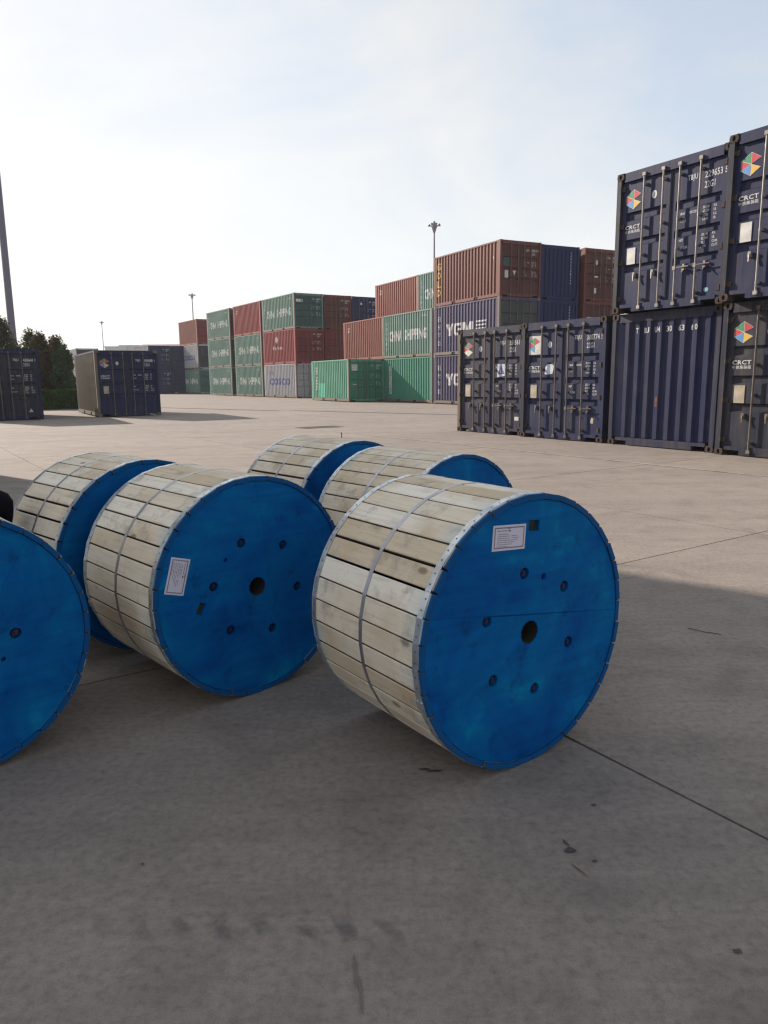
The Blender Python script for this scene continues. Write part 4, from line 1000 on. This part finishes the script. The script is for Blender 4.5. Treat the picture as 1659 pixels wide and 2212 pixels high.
# ------------------------------------------------------------------ trees and hedge
def leaves(mb, ctr, rad3, n, size, r_):
    for _ in range(n):
        while True:
            p = Vector((r_.uniform(-1,1), r_.uniform(-1,1), r_.uniform(-1,1)))
            if p.length <= 1: break
        p = Vector((p.x*rad3[0], p.y*rad3[1], p.z*rad3[2])) + ctr
        u = Vector((r_.gauss(0,1), r_.gauss(0,1), r_.gauss(0,1))).normalized(); v = u.orthogonal().normalized(); s = size*r_.uniform(0.6, 1.4)
        mb.add([p - u*s, p + v*s*0.45, p + u*s, p - v*s*0.45], [(0,1,2,3)])
def tree(label, x, y, h, w_, mat, seed, n=9000, shape=0.8):
    t = thing('garden_tree', label, 'tree', (x, y, 0), 0, 'trees behind the hedge at the left'); r_ = random.Random(seed)
    m = MB(); m.tube((0,0,0), (0.05,0.03,h*0.5), 0.09, 0.06, 8); m.tube((0.05,0.03,h*0.5), (0.0,0.0,h*0.93), 0.06, 0.015, 7)
    for k in range(12):
        a = r_.uniform(0, 6.28); z = h*r_.uniform(0.25, 0.8); q = w_*0.42*r_.uniform(0.5, 1)
        m.tube((0.03,0.02,z), (q*math.cos(a), q*math.sin(a), z + q*r_.uniform(0.6, 1.3)), 0.03, 0.008, 5)
    link('trunk', m.mesh('trunk', bark), t)
    m = MB(); k = 90
    for i in range(k):
        f = (i + 0.5)/k; z = h*(0.14 + 0.84*f); env = w_/2*(math.sin(math.pi*min(1.0, 0.18 + 0.80*f))**shape)*r_.uniform(0.45, 1.05)
        a = r_.uniform(0, 6.28); q = env*r_.uniform(0.25, 0.9); s = w_*r_.uniform(0.06, 0.24)
        leaves(m, Vector((q*math.cos(a), q*math.sin(a), z)), (s, s, s*r_.uniform(0.9, 1.9)), int(n//k*r_.uniform(0.5, 1.3)), 0.075, r_)
    leaves(m, Vector((0, 0, h*0.95)), (0.10, 0.10, h*0.06), 40, 0.06, r_)
    link('crown', m.mesh('crown', mat), t)
tree('tallest dark tree at the left edge, in front of the tall lamp mast', -21.6, 43.0, 4.8, 2.5, leafd, 1, 13000)
tree('loose dark tree with open tips right of the tallest one', -20.1, 43.2, 4.05, 2.1, leafd, 2, 10000)
tree('bronze leaved tree with a slim top in the middle of the tree group', -19.35, 42.8, 3.9, 1.9, leafb, 3, 9500)
tree('pointed bronze green tree left of the rounded green one', -18.55, 43.1, 3.8, 1.9, leafb, 4, 9500)
tree('low rounded green tree at the right end of the tree group', -17.95, 42.4, 3.05, 1.6, leafg, 5, 11000, 0.5)
hd = thing('clipped_hedge', 'low clipped green hedge between the two lone blue containers', 'hedge', (-18.2, 39.2, 0), rad(14), None)
m = MB(); r_ = random.Random(9)
for k in range(15000):
    x, y, z = r_.uniform(-4.2, 4.2), r_.uniform(-0.55, 0.55), r_.uniform(0.05, 0.95)
    if r_.random() < 0.7:
        if r_.random() < 0.5: z = 0.93 + 0.07*mnoise.noise(Vector((x*1.5, y*2, 0))) + r_.uniform(-0.05, 0.06)
        else: y = -0.55 + r_.uniform(-0.05, 0.06)
    u = Vector((r_.gauss(0,1), r_.gauss(0,1), r_.gauss(0,1))).normalized(); v = u.orthogonal().normalized(); s = r_.uniform(0.035, 0.075); p = Vector((x, y, z))
    m.add([p - u*s, p + v*s*0.5, p + u*s, p - v*s*0.5], [(0,1,2,3)])
link('foliage', m.mesh('foliage', leafh), hd)
m = MB(); m.box(-4.1, 4.1, -0.42, 0.42, 0, 0.80); link('twigs', m.mesh('twigs', bark), hd)

# ------------------------------------------------------------------ far buildings
def block(label, x, y, wd, dp, h, rz, floors, cols):
    t = thing('far_building', label, 'building', (x, y, 0), rz, None)
    m = MB(); m.box(-wd/2, wd/2, 0, dp, 0, h); link('wall', m.mesh('wall', wallp), t)
    m = MB(); m.box(-wd/2-0.2, wd/2+0.2, -0.2, dp+0.2, h, h+0.5); link('roof', m.mesh('roof', wallp), t)
    wm_ = MB(); wm_.box(-0.7, 0.7, -0.06, -0.01, 0, 1.4); wme = wm_.mesh('window', glass)
    for f in range(floors):
        for c_ in range(cols): link('window', wme, t, (-wd/2 + wd*(c_+0.5)/cols, 0, 1.2 + f*(h-1)/floors))
block('small pale block far beyond the lone blue container, left of the two', -105.7, 300, 8, 8, 14.6, 0.2, 4, 3)
block('wider pale block far beyond the lone blue container, right of the two', -99.3, 304, 12, 9, 15.2, 0.2, 4, 4)
sh = thing('long_shed', 'long low shed with a faded red roof far behind the navy containers', 'shed', (-39.5, 130, 0), 0.05)
m = MB(); m.box(-3.0, 12, 0, 14, 0, 6.5); link('wall', m.mesh('wall', shedw), sh)
m = MB(); m.add([(-3.4,-0.4,6.5),(12.4,-0.4,6.5),(12.4,14.4,6.5),(-3.4,14.4,6.5),(-3.4,7,7.9),(12.4,7,7.9)], [(0,1,5,4),(2,3,4,5),(0,4,3),(1,2,5),(3,2,1,0)]); link('roof', m.mesh('roof', roofr), sh)

# ------------------------------------------------------------------ haze
HAZE = 0.0005
if HAZE:
    hm_ = D.materials.new('yard_haze'); hm_.use_nodes = True; t = hm_.node_tree; t.nodes.clear()
    pv = N(t, 'ShaderNodeVolumePrincipled'); pv.inputs['Color'].default_value = (0.93, 0.94, 0.96, 1); pv.inputs['Density'].default_value = HAZE; pv.inputs['Anisotropy'].default_value = 0.0
    om = N(t, 'ShaderNodeOutputMaterial'); L(t, pv, 0, om, 'Volume')
    m = MB(); m.box(-720, 720, -80, 660, -1.03, 32.5); hz = kind(link('haze', m.mesh('haze', hm_)), 'stuff'); hz['label'] = 'thin pale haze over the yard'
